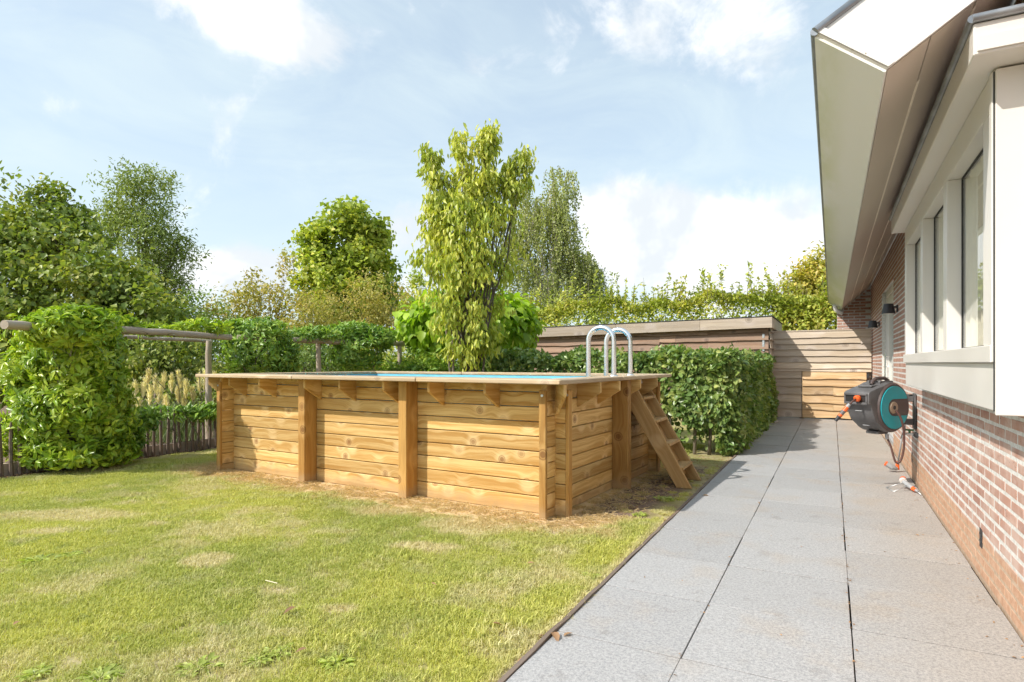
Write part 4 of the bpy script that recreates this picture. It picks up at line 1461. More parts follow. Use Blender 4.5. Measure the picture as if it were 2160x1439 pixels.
for (t0, t1, r0, r1, mm) in segs:
    MB().tube([A_.lerp(B_, t0), A_.lerp(B_, t1)], [r0, r1], 14).build('nozzle_section', M[mm], noz, smooth=True, angle=40)

# supply hose and tap
hz = empty('supply_hose', RC, reel.rotation_euler.z)
hz.scale = (RS, RS, RS)
tag(hz, 'brown supply hose looping from the reel down to the tap', 'hose')
ctrl = [(0.0, 0.165, -0.03), (-0.02, 0.20, -0.10), (-0.045, 0.215, -0.22), (-0.055, 0.215, -0.38), (-0.04, 0.205, -0.50), (-0.02, 0.19, -0.56), (0.0, 0.165, -0.565), (0.01, 0.145, -0.50), (0.015, 0.12, -0.40), (0.02, 0.085, -0.32)]


def smooth_path(c, k=6):
    out = []
    for i in range(len(c) - 1):
        p0, p1, p2, p3 = (Vector(c[max(0, min(len(c) - 1, j))]) for j in (i - 1, i, i + 1, i + 2))
        for q in range(k):
            t = q / k
            out.append(0.5 * ((2 * p1) + (p2 - p0) * t + (2 * p0 - 5 * p1 + 4 * p2 - p3) * t * t + (3 * p1 - p0 - 3 * p2 + p3) * t ** 3))
    out.append(Vector(c[-1]))
    return out


MB().tube(smooth_path(ctrl), 0.0105, 10).build('hose', M['hose'], hz, smooth=True)
MB().tube([(0.02, 0.085, -0.335), (0.02, 0.085, -0.28)], [0.016, 0.019], 12).build('connector', M['greyplastic'], hz, smooth=True, angle=40)
tap = empty('garden_tap', (WALL_X, 6.98, 0.505))
tag(tap, 'small outdoor tap with green handle under the hose reel', 'tap')
MB().tube([(0.0, 0, 0), (-0.13, 0, 0)], 0.013, 12).tube([(-0.12, 0, 0.0), (-0.135, 0, -0.05)], 0.012, 10).build('spout', M['galv'], tap, smooth=True, angle=40)
MB().tube([(-0.07, 0, 0.0), (-0.07, 0, 0.035)], 0.010, 10).tube([(-0.105, 0, 0.04), (-0.035, 0, 0.04)], 0.009, 8).build('tap_handle', M['green_plastic'], tap, smooth=True, angle=40)
MB().tube([(-0.015, -0.03, -0.005), (-0.015, 0.03, -0.005)], 0.026, 12).build('valve_body', M['dark_metal'], tap, smooth=True, angle=40)

# sprinkler wand leaning on the wall
wand = empty('sprinkler_wand', (0.62, 7.6, 0.0))
tag(wand, 'thin grey sprinkler wand with orange foot leaning against the wall', 'sprinkler')
wb, wt = px(1893, 978, 6.62), px(1907, 897, 6.42)
wb = Vector((wb.x, wb.y, 0.06)); L0 = Vector((0.62, 7.6, 0))
wt.x = min(wt.x, 0.715)
MB().tube([wb - L0, wt - L0], 0.0085, 10).build('rod', M['greyplastic'], wand, smooth=True)
MB().tube([wt - L0 + Vector((0, 0, -.09)) - (wt - wb).normalized() * .0, wt - L0], [0.012, 0.016], 10).build('grip', M['anthracite'], wand, smooth=True, angle=40)
MB().tube([wb - L0 + Vector((0, 0, 0.055)), wb - L0 + Vector((0, 0, -0.035))], [0.015, 0.021], 12).build('foot', M['orange'], wand, smooth=True, angle=40)
hp = wb - L0 + Vector((-0.055, -0.05, -0.005))
MB().tube([hp + Vector((-0.05, 0, 0.03)), hp, hp + Vector((0.045, 0.03, -0.02))], [0.028, 0.032, 0.02], 14).build('spray_head', M['greyplastic'], wand, smooth=True, angle=40)
MB().tube([hp + Vector((-0.064, 0, 0.038)), hp + Vector((-0.051, 0, 0.0305))], [0.024, 0.0285], 14).build('spray_rim', M['orange'], wand, smooth=True, angle=40)

spk = empty('lawn_sprinkler', (0.628, 6.72, 0.0))
tag(spk, 'small wire-legged lawn sprinkler with orange cap lying by the wall', 'sprinkler')
MB().tube([(-0.03, 0.06, 0.075), (0.0, 0.0, 0.055), (0.03, -0.06, 0.038), (0.065, -0.125, 0.022)], [0.020, 0.022, 0.017, 0.010], 12).build('stem', M['greyplastic'], spk, smooth=True, angle=40)
MB().tube([(-0.034, 0.075, 0.080), (-0.028, 0.115, 0.090)], [0.030, 0.026], 14).build('cap', M['orange'], spk, smooth=True, angle=40)
MB().tube([(-0.030, 0.045, 0.073), (-0.034, 0.074, 0.080)], [0.031, 0.031], 14).build('collar', M['white'], spk, smooth=True, angle=40)
for (p, q) in (((-0.02, 0.04, 0.07), (-0.17, 0.04, 0.006)), ((0.0, 0.0, 0.055), (-0.12, -0.14, 0.006)), ((-0.17, 0.04, 0.006), (-0.12, -0.14, 0.006)), ((0.03, -0.06, 0.04), (0.085, -0.19, 0.006))):
    MB().tube([p, q], 0.0042, 6).build('wire_leg', M['galv'], spk, smooth=True)
MB().tube([(0.03, -0.065, 0.037), (0.05, -0.10, 0.028)], [0.019, 0.016], 12).build('ring', M['orange'], spk, smooth=True, angle=40)

# ------------------------------------------------------------------ log pergola and picket fence
def log_between(parent, a, b, r, name='beam', seed=0, upright=False):
    a, b = Vector(a), Vector(b)
    r_ = random.Random(seed)
    L = (b - a).length
    n = max(4, int(L / 0.18))
    pts_, rad = [], []
    for i in range(n + 1):
        t = i / n
        o = Vector((r_.uniform(-.006, .006), r_.uniform(-.006, .006), 0))
        pts_.append(Vector(((t - .5) * L, o.x, o.y)) if not upright else Vector((o.x, o.y, (t - .5) * L)))
        rad.append(r * (1.06 - 0.12 * t) * r_.uniform(.95, 1.05))
    o = MB().tube(pts_, rad, 12).build(name, M['log_up' if upright else 'log'], parent, smooth=True, angle=50)
    d = (b - a).normalized()
    q = (Vector((0, 0, 1)) if upright else Vector((1, 0, 0))).rotation_difference(d)
    o.rotation_mode = 'QUATERNION'
    o.rotation_quaternion = q
    o.location = (a + b) / 2 - parent.location
    return o


perg = empty('log_pergola', px(440, 900, 9.0) * 1.0)
perg.location.z = 0
tag(perg, 'low pergola of weathered round logs carrying climbing plants', 'pergola')
log_between(perg, px(95, 683, 6.45), px(487, 712, 8.35), 0.043, seed=1)
log_between(perg, px(10, 686, 5.75), px(260, 700, 7.5), 0.043, seed=2)
log_between(perg, px(205, 708, 8.0), px(446, 720, 9.2), 0.026, 'rail', seed=3)
log_between(perg, px(500, 712, 8.6), px(730, 722, 9.75), 0.042, seed=4)
log_between(perg, px(745, 720, 9.8), px(912, 728, 11.3), 0.044, seed=5)
for i, (u, v, d) in enumerate(((440, 722, 8.75), (672, 726, 9.5), (843, 732, 10.6), (150, 695, 6.9))):
    tp = px(u, v, d)
    log_between(perg, (tp.x, tp.y, -0.03), tp + Vector((0, 0, 0.02)), 0.042, 'post', seed=10 + i, upright=True)
tp = px(450, 722, 8.9)

fence = empty('picket_fence', (-7.79, 4.8, 0))
tag(fence, 'low chestnut picket fence with dark rough stakes along the lawn', 'fence')
rf = random.Random(8)
pmesh = []
for i in range(6):
    h = 0.60 + rf.uniform(-.05, .05)
    pts_ = [(rf.uniform(-.004, .004), rf.uniform(-.004, .004), z) for z in (-0.03, h * .3, h * .62, h * .92)] + [(rf.uniform(-.004, .004), rf.uniform(-.004, .004), h)]
    me = MB().tube(pts_, [.021, .019, .0185, .016, .006], 6).mesh('picket')
    me.materials.append(M['picket'])
    pmesh.append(me)
y = 2.15
while y < 8.2:
    o = link('picket', pmesh[rf.randrange(6)], None, fence, (rf.uniform(-.008, .008), y - 4.8, rf.uniform(-.02, .02)), (rf.uniform(-.05, .05), rf.uniform(-.05, .05), rf.uniform(0, 6.28)))
    y += 0.088 + rf.uniform(-.012, .012)
for (ya, yb) in ((2.0, 4.1), (4.105, 6.2), (6.205, 8.3)):
    cbox('base_board', (yb - ya, 0.03, 0.13), M['fascia_wood'], fence, (-0.06, (ya + yb) / 2 - 4.8, 0.05), (0, 0, math.pi / 2))
for z in (0.13, 0.46):
    MB().tube([(0.023, -2.8, z), (0.024, -1, z + .01), (0.022, 1, z - .01), (0.023, 3.5, z)], 0.0022, 5).build('wire', M['dark_metal'], fence)
gp = MB().box(-10.4, -8.3, -1.0, 3.55, -0.0165, -0.012)
gp.build('gravel_path', plain('pale_gravel', (0.55, 0.42, 0.30), 0.9, var=0.25, scale=60, bump=0.3))
tag(bpy.data.objects['gravel_path'], 'pale sandy path glimpsed behind the picket fence', kind='structure')
# ------------------------------------------------------------------ plants
RIGHT, FWD, UPV = np.array([CY, SY, 0.0]), np.array([-SY, CY, 0.0]), np.array([0, 0, 1.0])


def unit(a):
    return a / np.maximum(np.linalg.norm(a, axis=-1, keepdims=True), 1e-9)


LEAF4 = (np.array([[0, 0], [0.45, 0.5], [1, 0], [0.45, -0.5]]), np.array([[0, 1, 2], [0, 2, 3]]), [0, 1, 0, 1], [0, 0.1, 1, 0.1])
LEAF7 = (np.array([[0, 0], [0.28, 0.46], [0.62, 0.42], [1, 0], [0.62, -0.42], [0.28, -0.46], [0.5, 0]]),
         np.array([[0, 6, 1], [1, 6, 2], [2, 6, 3], [0, 5, 6], [5, 4, 6], [4, 3, 6]]), [0, 1, 1, 0, 1, 1, 0], [0, .06, .35, 1, .35, .06, .2])


def leaf_arrays(P, D, N, L, WR, fold=0.25, droop=0.2, kind=LEAF4):
    T = unit(D); B = unit(np.cross(T, N)); Nn = np.cross(B, T)
    uv, tri, fw, dw = kind
    n, k = len(P), len(uv)
    L = L[:, None]
    V = np.empty((n, k, 3))
    for i in range(k):
        V[:, i] = P + T * (uv[i, 0] * L) + B * (uv[i, 1] * L * WR) + Nn * (fw[i] * fold * L * WR * 0.5) - Nn * (dw[i] * droop * L)
    Fc = (np.arange(n)[:, None, None] * k + tri[None]).reshape(-1, 3)
    return V.reshape(-1, 3), Fc, (T, B, Nn)


def emit(name, P, D, N, L, WR, mat, parent, fold=0.25, droop=0.2, kind=LEAF4, nobj=0, origin=None):
    """leaves as one crown mesh; the nobj leaves nearest the camera become single leaves under it"""
    P = np.asarray(P, float)
    off = np.array(origin if origin is not None else (0, 0, 0), float)
    crown_o = None
    idx = np.arange(len(P))
    single = idx[:0]
    if nobj:
        depth = P @ FWD
        size = L / np.maximum(depth, .5)
        single = np.argsort(-size)[:nobj]
        idx = np.setdiff1d(idx, single)
    V, Fc, _ = leaf_arrays(P[idx] - off, D[idx], N[idx], L[idx], WR, fold, droop, kind)
    me = np_mesh(name, V, Fc)
    me.materials.append(mat)
    crown_o = link(name, me, None, parent)
    crown_o['kind'] = 'stuff'
    if len(single):
        V1, F1, _ = leaf_arrays(np.zeros((1, 3)), np.array([[1.0, 0, 0]]), np.array([[0, 0, 1.0]]), np.ones(1), WR, fold, droop, kind)
        lm_ = np_mesh('leaf', V1, F1)
        lm_.materials.append(mat)
        T = unit(D[single]); B = unit(np.cross(T, N[single])); Nn = np.cross(B, T)
        for j, s_ in enumerate(single):
            l = float(L[s_])
            m4 = Matrix.Identity(4)
            for r in range(3):
                m4[r][0] = T[j, r] * l; m4[r][1] = -B[j, r] * l; m4[r][2] = Nn[j, r] * l; m4[r][3] = P[s_, r] - off[r]
            o = bpy.data.objects.new('leaf', lm_)
            COL.objects.link(o)
            o.parent = crown_o
            o.matrix_local = m4
    return crown_o


def blob(u, v, ru, rv, d, rd=None):
    """ellipsoid: centre and radii (right, forward, up) in metres"""
    c = np.array(px(u, v, d))
    k = d / F_PX
    return (c, np.array([ru * k, (ru * k * 0.85) if rd is None else rd, rv * k]))


def blob_points(rng, blobs, n, shell=0.55, bump=0.22, sprig=0.06, sup=0, supr=0.17, wpow=0.66):
    if sup:
        # boughs: groups of leaf clusters with gaps between them
        P, O, wh = blob_points(rng, blobs, max(4, n // sup), shell, bump, sprig, wpow=wpow)
        R = np.array([b[1].mean() for b in blobs])[wh]
        P2 = np.repeat(P, sup, 0) + rng.normal(size=(len(P) * sup, 3)) * (np.repeat(R, sup)[:, None] * supr) * np.array([1, 1, .6])
        return P2, unit(np.repeat(O, sup, 0) + rng.normal(size=P2.shape) * .35), np.repeat(wh, sup)
    w = np.array([b[1][0] * b[1][2] + b[1][0] * b[1][1] + b[1][1] * b[1][2] for b in blobs]) ** wpow; w /= w.sum()
    which = rng.choice(len(blobs), n, p=w)
    d = unit(rng.normal(size=(n, 3)))
    rad = shell + (1 - shell) * np.sqrt(rng.uniform(size=n))
    ph = rng.uniform(0, 6.28, size=(len(blobs), 3))
    q = ph[which]
    rad *= 1 + bump * (np.sin(d[:, 0] * 5 + q[:, 0]) * np.sin(d[:, 1] * 5 + q[:, 1]) + 0.8 * np.sin(d[:, 2] * 7 + q[:, 2]) * np.sin(d[:, 0] * 8 + q[:, 1]))
    rad *= np.where(rng.uniform(size=n) < sprig, rng.uniform(1.05, 1.35, size=n), 1)
    C = np.array([b[0] for b in blobs])[which]; R = np.array([b[1] for b in blobs])[which]
    loc = d * R * rad[:, None]
    P = C + loc[:, :1] * RIGHT + loc[:, 1:2] * FWD + loc[:, 2:] * UPV
    nrm = unit(d / R)
    O = unit(nrm[:, :1] * RIGHT + nrm[:, 1:2] * FWD + nrm[:, 2:] * UPV)
    return P, O, which


def crown(name, parent, mat, blobs, ncl, per, spread, L, WR, seed, out=0.5, down=0.35, rnd=0.7, shell=0.5, bump=0.22, sprig=0.06,
          mode='clump', kind=LEAF4, fold=0.3, droop=0.2, nobj=0, lvar=0.45, zmin=0.02, flat=0.6, sup=0, supr=0.17, wpow=0.66):
    rng = np.random.default_rng(seed)
    C, O, _ = blob_points(rng, blobs, ncl, shell, bump, sprig, sup, supr, wpow)
    P = np.repeat(C, per, 0); Or = np.repeat(O, per, 0)
    n = len(P)
    if mode == 'rosette':
        ref = unit(rng.normal(size=(n, 3)))
        side = unit(np.cross(Or, ref))
        D = unit(Or * rng.uniform(0.15, 0.8, (n, 1)) + side + UPV * 0.15)
        P = P + Or * rng.uniform(-spread, spread * .4, (n, 1)) + side * 0.01
        N = unit(Or * 0.9 + UPV * 0.6 + rng.normal(size=(n, 3)) * 0.25)
    else:
        P = P + rng.normal(size=(n, 3)) * spread
        D = unit(Or * out + rng.normal(size=(n, 3)) * rnd - UPV * down)
        N = unit(UPV * flat + Or * 0.5 + rng.normal(size=(n, 3)) * 0.45)
    ok = P[:, 2] > zmin
    P, D, N = P[ok], D[ok], N[ok]
    ln = L * (1 + lvar * rng.normal(size=len(P)).clip(-1.6, 1.6) * 0.6)
    o = emit(name, P, D, N, ln, WR, mat, parent, fold, droop, kind, nobj, parent.location)
    return o, C


def limbs(parent, base, targets, r0, mat, seed, fork=0.35, name='trunk', wob=0.08, twigs=None, ntw=5, sides=7):
    """tapered trunk with limbs reaching to the crown's masses and finer branches beyond"""
    r_ = random.Random(seed)
    mb = MB()
    org = Vector(parent.location)
    base = Vector(base)
    top = max(targets, key=lambda t: t[2])
    cen = Vector((sum(t[0] for t in targets) / len(targets), sum(t[1] for t in targets) / len(targets), 0))
    hgt = top[2]
    zf = max(base.z + 0.25, fork * hgt)
    fk = Vector((base.x * .7 + cen.x * .3, base.y * .7 + cen.y * .3, zf))
    pts_ = [base + Vector((0, 0, -.05))]
    for i in range(1, 5):
        p = base.lerp(fk, i / 4)
        pts_.append(p + Vector((r_.uniform(-wob, wob), r_.uniform(-wob, wob), 0)) * .5)
    mb.tube([p - org for p in pts_], [r0 * (1.25 - .11 * i) for i in range(5)], sides + 2)
    for t in targets:
        t = Vector(t)
        n = 5
        q = []
        for i in range(n + 1):
            f_ = i / n
            p = pts_[-1].lerp(t, f_)
            p.z += math.sin(f_ * math.pi) * 0.10 * (t - pts_[-1]).length * .4
            if 0 < i < n:
                p += Vector((r_.uniform(-wob, wob), r_.uniform(-wob, wob), r_.uniform(-wob, wob)))
            q.append(p)
        mb.tube([p - org for p in q], [r0 * (.62 * (1 - i / n) + .12) for i in range(n + 1)], sides)
        if twigs is not None and len(twigs):
            near = sorted(twigs, key=lambda c: (Vector(c) - t).length)[:ntw * 6]
            r_.shuffle(near)
            for c in near[:ntw]:
                s_ = q[r_.randrange(2, n + 1)]
                c = Vector(c)
                m_ = s_.lerp(c, .5) + Vector((r_.uniform(-wob, wob), r_.uniform(-wob, wob), r_.uniform(0, wob)))
                mb.tube([s_ - org, m_ - org, c - org], [r0 * .16, r0 * .10, r0 * .04], 5, cap=False)
    return mb.build(name, mat, parent, smooth=True)


def tree(name, label, cat, blobs, base, r0, leaf, seed, bark='bark', group=None, fork=0.3, ntw=5, crown_name='crown', **kw):
    base = Vector(base)
    t = empty(name, (base.x, base.y, 0))
    tag(t, label, cat, group)
    c, C = crown(crown_name, t, M[leaf], blobs, seed=seed, **kw)
    limbs(t, (base.x, base.y, 0), [tuple(b[0]) for b in blobs if b[0][2] > 0.3], r0, M[bark], seed, fork=fork, twigs=[tuple(c_) for c_ in C[:400]], ntw=ntw, name='trunk' if cat == 'tree' else 'stem')
    return t


def gp_(u, d):
    p = px(u, 765, d)
    return (p.x, p.y, 0)


# ---- far treeline, one mass
rng = np.random.default_rng(77)
far_b = []
for k in range(26):
    uu = -500 + k * 110
    dd = 46 + rng.uniform(-4, 6)
    far_b.append(blob(uu, 740 - rng.uniform(10, 45), 95, 75 + rng.uniform(0, 25), dd, 3.0))
ft = empty('far_treeline', tuple(px(900, 765, 46))); ft.location.z = 0
tag(ft, 'far line of trees beyond the garden', 'treeline', kind='stuff')
crown('foliage', ft, M['lf_green'], far_b, 2600, 7, 0.35, 0.30, 0.6, 770, shell=0.6)

# ---- tall trees
tree('hazel_tree', 'broad dark green hazel tree filling the garden\'s left edge behind the pergola', 'tree',
     [blob(60, 570, 150, 130, 13), blob(-70, 600, 160, 170, 13), blob(170, 640, 130, 100, 12.5), blob(110, 490, 62, 62, 13.5), blob(15, 500, 75, 60, 13.5),
      blob(150, 440, 30, 42, 13.6), blob(92, 425, 26, 36, 13.6), blob(255, 610, 85, 70, 12.5), blob(320, 680, 70, 60, 12), blob(100, 740, 190, 80, 12), blob(-40, 770, 160, 90, 12), blob(250, 745, 110, 70, 12)],
     gp_(100, 13), 0.13, 'lf_hazel', 101, ncl=3400, per=9, spread=0.12, L=0.115, WR=0.78, sup=9, down=0.45, out=0.5, rnd=0.55, shell=0.45, bump=0.2, flat=0.9)
tree('ash_tree', 'tall airy grey-green ash tree rising behind the dark hazel', 'tree',
     [blob(290, 440, 75, 70, 20), blob(300, 400, 60, 45, 20), blob(300, 520, 92, 75, 20), blob(352, 560, 45, 70, 20), blob(230, 470, 32, 50, 20), blob(345, 615, 55, 40, 20), blob(270, 600, 60, 50, 20), blob(375, 520, 24, 30, 20)],
     gp_(300, 20), 0.13, 'lf_ash', 102, ncl=1700, per=9, spread=0.16, L=0.14, WR=0.32, sup=10, down=0.2, rnd=0.7, shell=0.35, bump=0.25, sprig=0.1)
tree('maple_tree', 'round yellow-green maple tree standing beyond the olive shrubs', 'tree',
     [blob(735, 505, 68, 60, 22), blob(692, 560, 58, 62, 22), blob(775, 570, 55, 66, 22), blob(735, 620, 88, 60, 22), blob(745, 462, 45, 30, 22), blob(800, 630, 34, 44, 22), blob(665, 500, 26, 24, 22), blob(660, 610, 32, 40, 22), blob(790, 490, 22, 26, 22)],
     gp_(735, 22), 0.14, 'lf_maple', 103, ncl=1800, per=9, spread=0.15, L=0.165, WR=0.85, sup=10, down=0.3, rnd=0.6, shell=0.5, bump=0.25, flat=0.8)

# ---- weeping birch: strands of small leaves hanging from arching limbs
bt = empty('birch_tree', gp_(1170, 24))
tag(bt, 'tall weeping birch with hanging strands of small leaves', 'tree')
rng = np.random.default_rng(104)
bb = [blob(1160, 400, 62, 50, 24), blob(1120, 450, 50, 50, 24), blob(1195, 420, 26, 60, 24), blob(1150, 480, 70, 60, 24), blob(1190, 520, 30, 60, 24), blob(1130, 560, 60, 60, 24), blob(1210, 560, 50, 30, 24), blob(1240, 575, 34, 26, 24), blob(1258, 600, 24, 26, 24), blob(1268, 622, 16, 18, 24), blob(1225, 545, 30, 18, 24), blob(1165, 590, 70, 50, 24), blob(1090, 500, 26, 60, 24)]
C, O, _ = blob_points(rng, bb, 1150, 0.4, 0.2, 0.05, 5, 0.14)
P, D, N, Ls = [], [], [], []
tw = MB()
borg = Vector(bt.location)
for i, c in enumerate(C):
    ln = rng.uniform(0.5, 1.7)
    k = int(ln / 0.042)
    sway = rng.normal(size=2) * 0.10
    o = O[i] * 0.25 * np.array([1, 1, 0])
    t = np.linspace(0, 1, k)[:, None]
    path_ = c + o * np.sqrt(t) + np.concatenate([sway[None] * t ** 2, -ln * t ** 1.15], 1)
    P.append(path_ + rng.normal(size=(k, 3)) * 0.035)
    D.append(unit(rng.normal(size=(k, 3)) * 0.6 - UPV * 0.7))
    N.append(unit(rng.normal(size=(k, 3)) + UPV * 0.2))
    Ls.append(rng.uniform(0.075, 0.13, k))
    if i % 3 == 0:
        tw.tube([Vector(path_[0]) - borg, Vector(path_[k // 2]) - borg, Vector(path_[-1]) - borg], [0.012, 0.008, 0.004], 3, cap=False)
P = np.concatenate(P); ok = P[:, 2] > 1.0
emit('crown', P[ok], np.concatenate(D)[ok], np.concatenate(N)[ok], np.concatenate(Ls)[ok], 0.6, M['lf_birch'], bt, origin=bt.location)
tw.build('twigs', M['bark'], bt)['kind'] = 'stuff'
limbs(bt, gp_(1165, 24), [tuple(b[0]) for b in bb], 0.16, M['birch_bark'], 104, fork=0.35, twigs=[tuple(c) for c in C[:300]], ntw=6)

# ---- shrubs between pergola and trees
def shrub(label, bl, leaf, seed, ncl=420, per=8, L=0.085, WR=0.5, spread=0.10, r0=0.03, name='shrub', **kw):
    b0 = np.mean([b[0] for b in bl], axis=0)
    kw.setdefault('shell', 0.35)
    kw.setdefault('sup', 6)
    return tree(name, label, 'shrub', bl, (b0[0], b0[1], 0), r0, leaf, seed, ncl=ncl, per=per, L=L, WR=WR, spread=spread, fork=0.12, crown_name='foliage', **kw)


shrub('loose olive shrub left of the maple with tall leafy shoots against the sky', [blob(545, 640, 66, 52, 15), blob(500, 650, 50, 42, 15), blob(605, 650, 50, 60, 15), blob(606, 575, 9, 42, 15, .12), blob(575, 600, 10, 30, 15, .12), blob(530, 590, 12, 26, 15, .15), blob(550, 715, 90, 50, 15)], 'lf_olive', 201, 620, sprig=0.15, bump=0.3)
shrub('yellowish feathery shrub in front of the maple tree', [blob(720, 660, 60, 60, 15.5), blob(775, 630, 48, 62, 15.5), blob(820, 660, 42, 48, 15.5), blob(700, 720, 80, 50, 15.5), blob(790, 720, 70, 50, 15.5), blob(845, 620, 12, 34, 15.5, .15)], 'lf_olive', 202, 780, sprig=0.15, bump=0.3, L=0.075)
shrub('rusty-tipped loose shrub between the two olive shrubs', [blob(640, 690, 55, 48, 14), blob(660, 650, 40, 50, 14.2), blob(620, 730, 60, 40, 14)], 'lf_olive', 203, 420, sprig=0.2, bump=0.3, L=0.07)
shrub('green shrub below the ash tree beside the hazel', [blob(400, 670, 66, 46, 14), blob(350, 690, 60, 50, 13.5), blob(440, 700, 60, 55, 14), blob(390, 740, 100, 50, 13)], 'lf_green', 204, 640, sprig=0.12)
shrub('dark shrub mass behind the pampas grass', [blob(330, 760, 110, 62, 11.5), blob(250, 800, 80, 60, 11), blob(420, 780, 70, 60, 11.5), blob(380, 850, 110, 40, 11)], 'lf_hazel', 205, 700, L=0.09, WR=0.6)
shrub('mid green shrub behind the pergola between the vine clumps', [blob(640, 760, 80, 50, 12.5), blob(560, 770, 70, 50, 12.5), blob(700, 755, 60, 40, 12.8)], 'lf_green', 206, 520, L=0.08)
shrub('yellow-green shrub under the far end of the pergola', [blob(850, 755, 60, 36, 13), blob(905, 760, 50, 36, 13), blob(780, 765, 60, 40, 13)], 'lf_hedge', 207, 460, L=0.08)
shrub('small green tree top showing between maple and cherry', [blob(880, 615, 22, 34, 18), blob(900, 650, 36, 40, 18), blob(870, 660, 26, 30, 18)], 'lf_maple', 208, 300, L=0.10, WR=0.6)
shrub('low leafy shrub with pale tips behind the pool edge', [blob(870, 782, 46, 22, 10.6), blob(915, 778, 34, 20, 10.4), blob(835, 785, 24, 16, 10.6)], 'lf_vine', 209, 300, L=0.10, WR=0.4)
shrub('dark evergreen shrub behind the cherry trunk', [blob(1030, 775, 45, 28, 12), blob(1000, 790, 50, 30, 12)], 'lf_vine', 210, 330, L=0.07)

# ---- ball catalpa
ct = tree('catalpa_tree', 'low umbrella-shaped catalpa with big bright green leaves behind the cherry', 'tree',
          [blob(985, 680, 128, 50, 11, .95), blob(905, 690, 50, 42, 10.9, .5), blob(1080, 688, 46, 50, 10.9, .5), blob(990, 660, 90, 40, 11, .8)],
          gp_(1062, 11.1), 0.075, 'lf_catalpa', 301, ncl=950, per=5, spread=0.08, L=0.155, WR=0.82, kind=LEAF7, fold=0.35, droop=0.28, down=0.75, out=0.55, rnd=0.35, shell=0.7, bump=0.1, flat=1.2, fork=0.7, ntw=3, nobj=120)

# ---- drooping cherry: ascending stems hung with long leaves
chb = [blob(985, 715, 62, 55, 8.9), blob(985, 640, 88, 62, 8.9), blob(983, 560, 102, 66, 8.9), blob(990, 490, 98, 62, 8.9), blob(990, 440, 76, 45, 8.9), blob(1008, 385, 38, 38, 8.9),
       blob(1032, 280, 8, 22, 8.9, .05), blob(1028, 300, 12, 22, 8.9, .08), blob(1024, 312, 17, 34, 8.9, .12), blob(1100, 328, 14, 20, 8.9, .08), blob(1080, 352, 20, 22, 8.9, .12), blob(1058, 378, 26, 26, 8.9, .15), blob(906, 330, 11, 24, 8.9, .08), blob(916, 362, 16, 28, 8.9, .12), blob(938, 392, 24, 26, 8.9, .18), blob(970, 305, 9, 28, 8.9, .07), blob(974, 342, 16, 30, 8.9, .12),
       blob(1105, 382, 20, 14, 8.9, .1), blob(1080, 402, 24, 18, 8.9, .14), blob(900, 550, 24, 22, 8.9, .16), blob(922, 455, 26, 42, 8.9, .2), blob(940, 500, 26, 30, 8.9, .2)]
cherry = tree('cherry_tree', 'slender upright cherry tree with drooping yellow-green leaves behind the pool', 'tree', chb, gp_(988, 8.95), 0.036, 'lf_cherry', 302,
              ncl=1900, per=6, spread=0.06, L=0.096, WR=0.38, sup=5, supr=0.11, kind=LEAF7, fold=0.45, droop=0.25, down=1.25, out=0.42, rnd=0.33, shell=0.25, bump=0.15, sprig=0.04, flat=0.1, fork=0.16, ntw=4, nobj=300)
st2 = MB()
rcs = random.Random(9)
for (u0, u1, v1) in ((972, 930, 420), (1000, 1060, 400), (985, 975, 330), (995, 1025, 300), (965, 905, 360)):
    a = px(u0, 800, 8.95); a.z = -0.03
    b_ = px(u1, v1, 8.9)
    q = [a.lerp(b_, t / 7) + Vector((rcs.uniform(-.03, .03), rcs.uniform(-.03, .03), 0)) - Vector(cherry.location) for t in range(8)]
    st2.tube(q, [0.026 * (1 - t / 9) for t in range(8)], 7)
st2.build('stem', M['bark'], cherry, smooth=True)

# ---- big glossy bush climbing the pergola's near post
bush = tree('evergreen_bush', 'big glossy bright green bush growing over the near pergola post', 'shrub',
            [blob(140, 765, 80, 62, 6.5, .2), blob(150, 850, 80, 60, 6.5, .2), blob(150, 690, 92, 38, 6.25, .24), blob(165, 672, 62, 22, 6.25, .2), blob(110, 700, 56, 32, 6.2, .2), blob(150, 760, 108, 96, 6.9, .42), blob(145, 880, 122, 96, 6.85, .45), blob(80, 800, 62, 70, 6.9, .36), blob(60, 925, 46, 44, 6.75, .3), blob(232, 950, 46, 34, 6.9, .3), blob(190, 700, 60, 40, 6.9, .32), blob(100, 690, 36, 34, 6.9, .26), blob(150, 955, 105, 34, 6.75, .4), blob(225, 840, 42, 80, 6.95, .3)],
            (-7.52, 3.62, 0), 0.013, 'lf_bush', 303, wpow=1.0, ncl=2900, per=9, spread=0.05, L=0.080, WR=0.38, kind=LEAF7, fold=0.5, droop=0.22, mode='rosette', shell=0.55, bump=0.10, sprig=0.05, fork=0.15, nobj=300, crown_name='foliage', zmin=0.06)


# ---- climbers
def climber(label, bl, seed, ncl, leaf='lf_vine', nobj=0, **kw):
    b0 = bl[0][0]
    kw = dict(dict(spread=0.05, L=0.088, WR=0.36, shell=0.5, bump=0.15), **kw)
    return tree('climbing_plant', label, 'climber', bl, (b0[0], b0[1], 0), kw.pop('r0', 0.02), leaf, seed, ncl=ncl, per=8, mode='rosette', fork=0.2, crown_name='foliage', nobj=nobj, **kw)


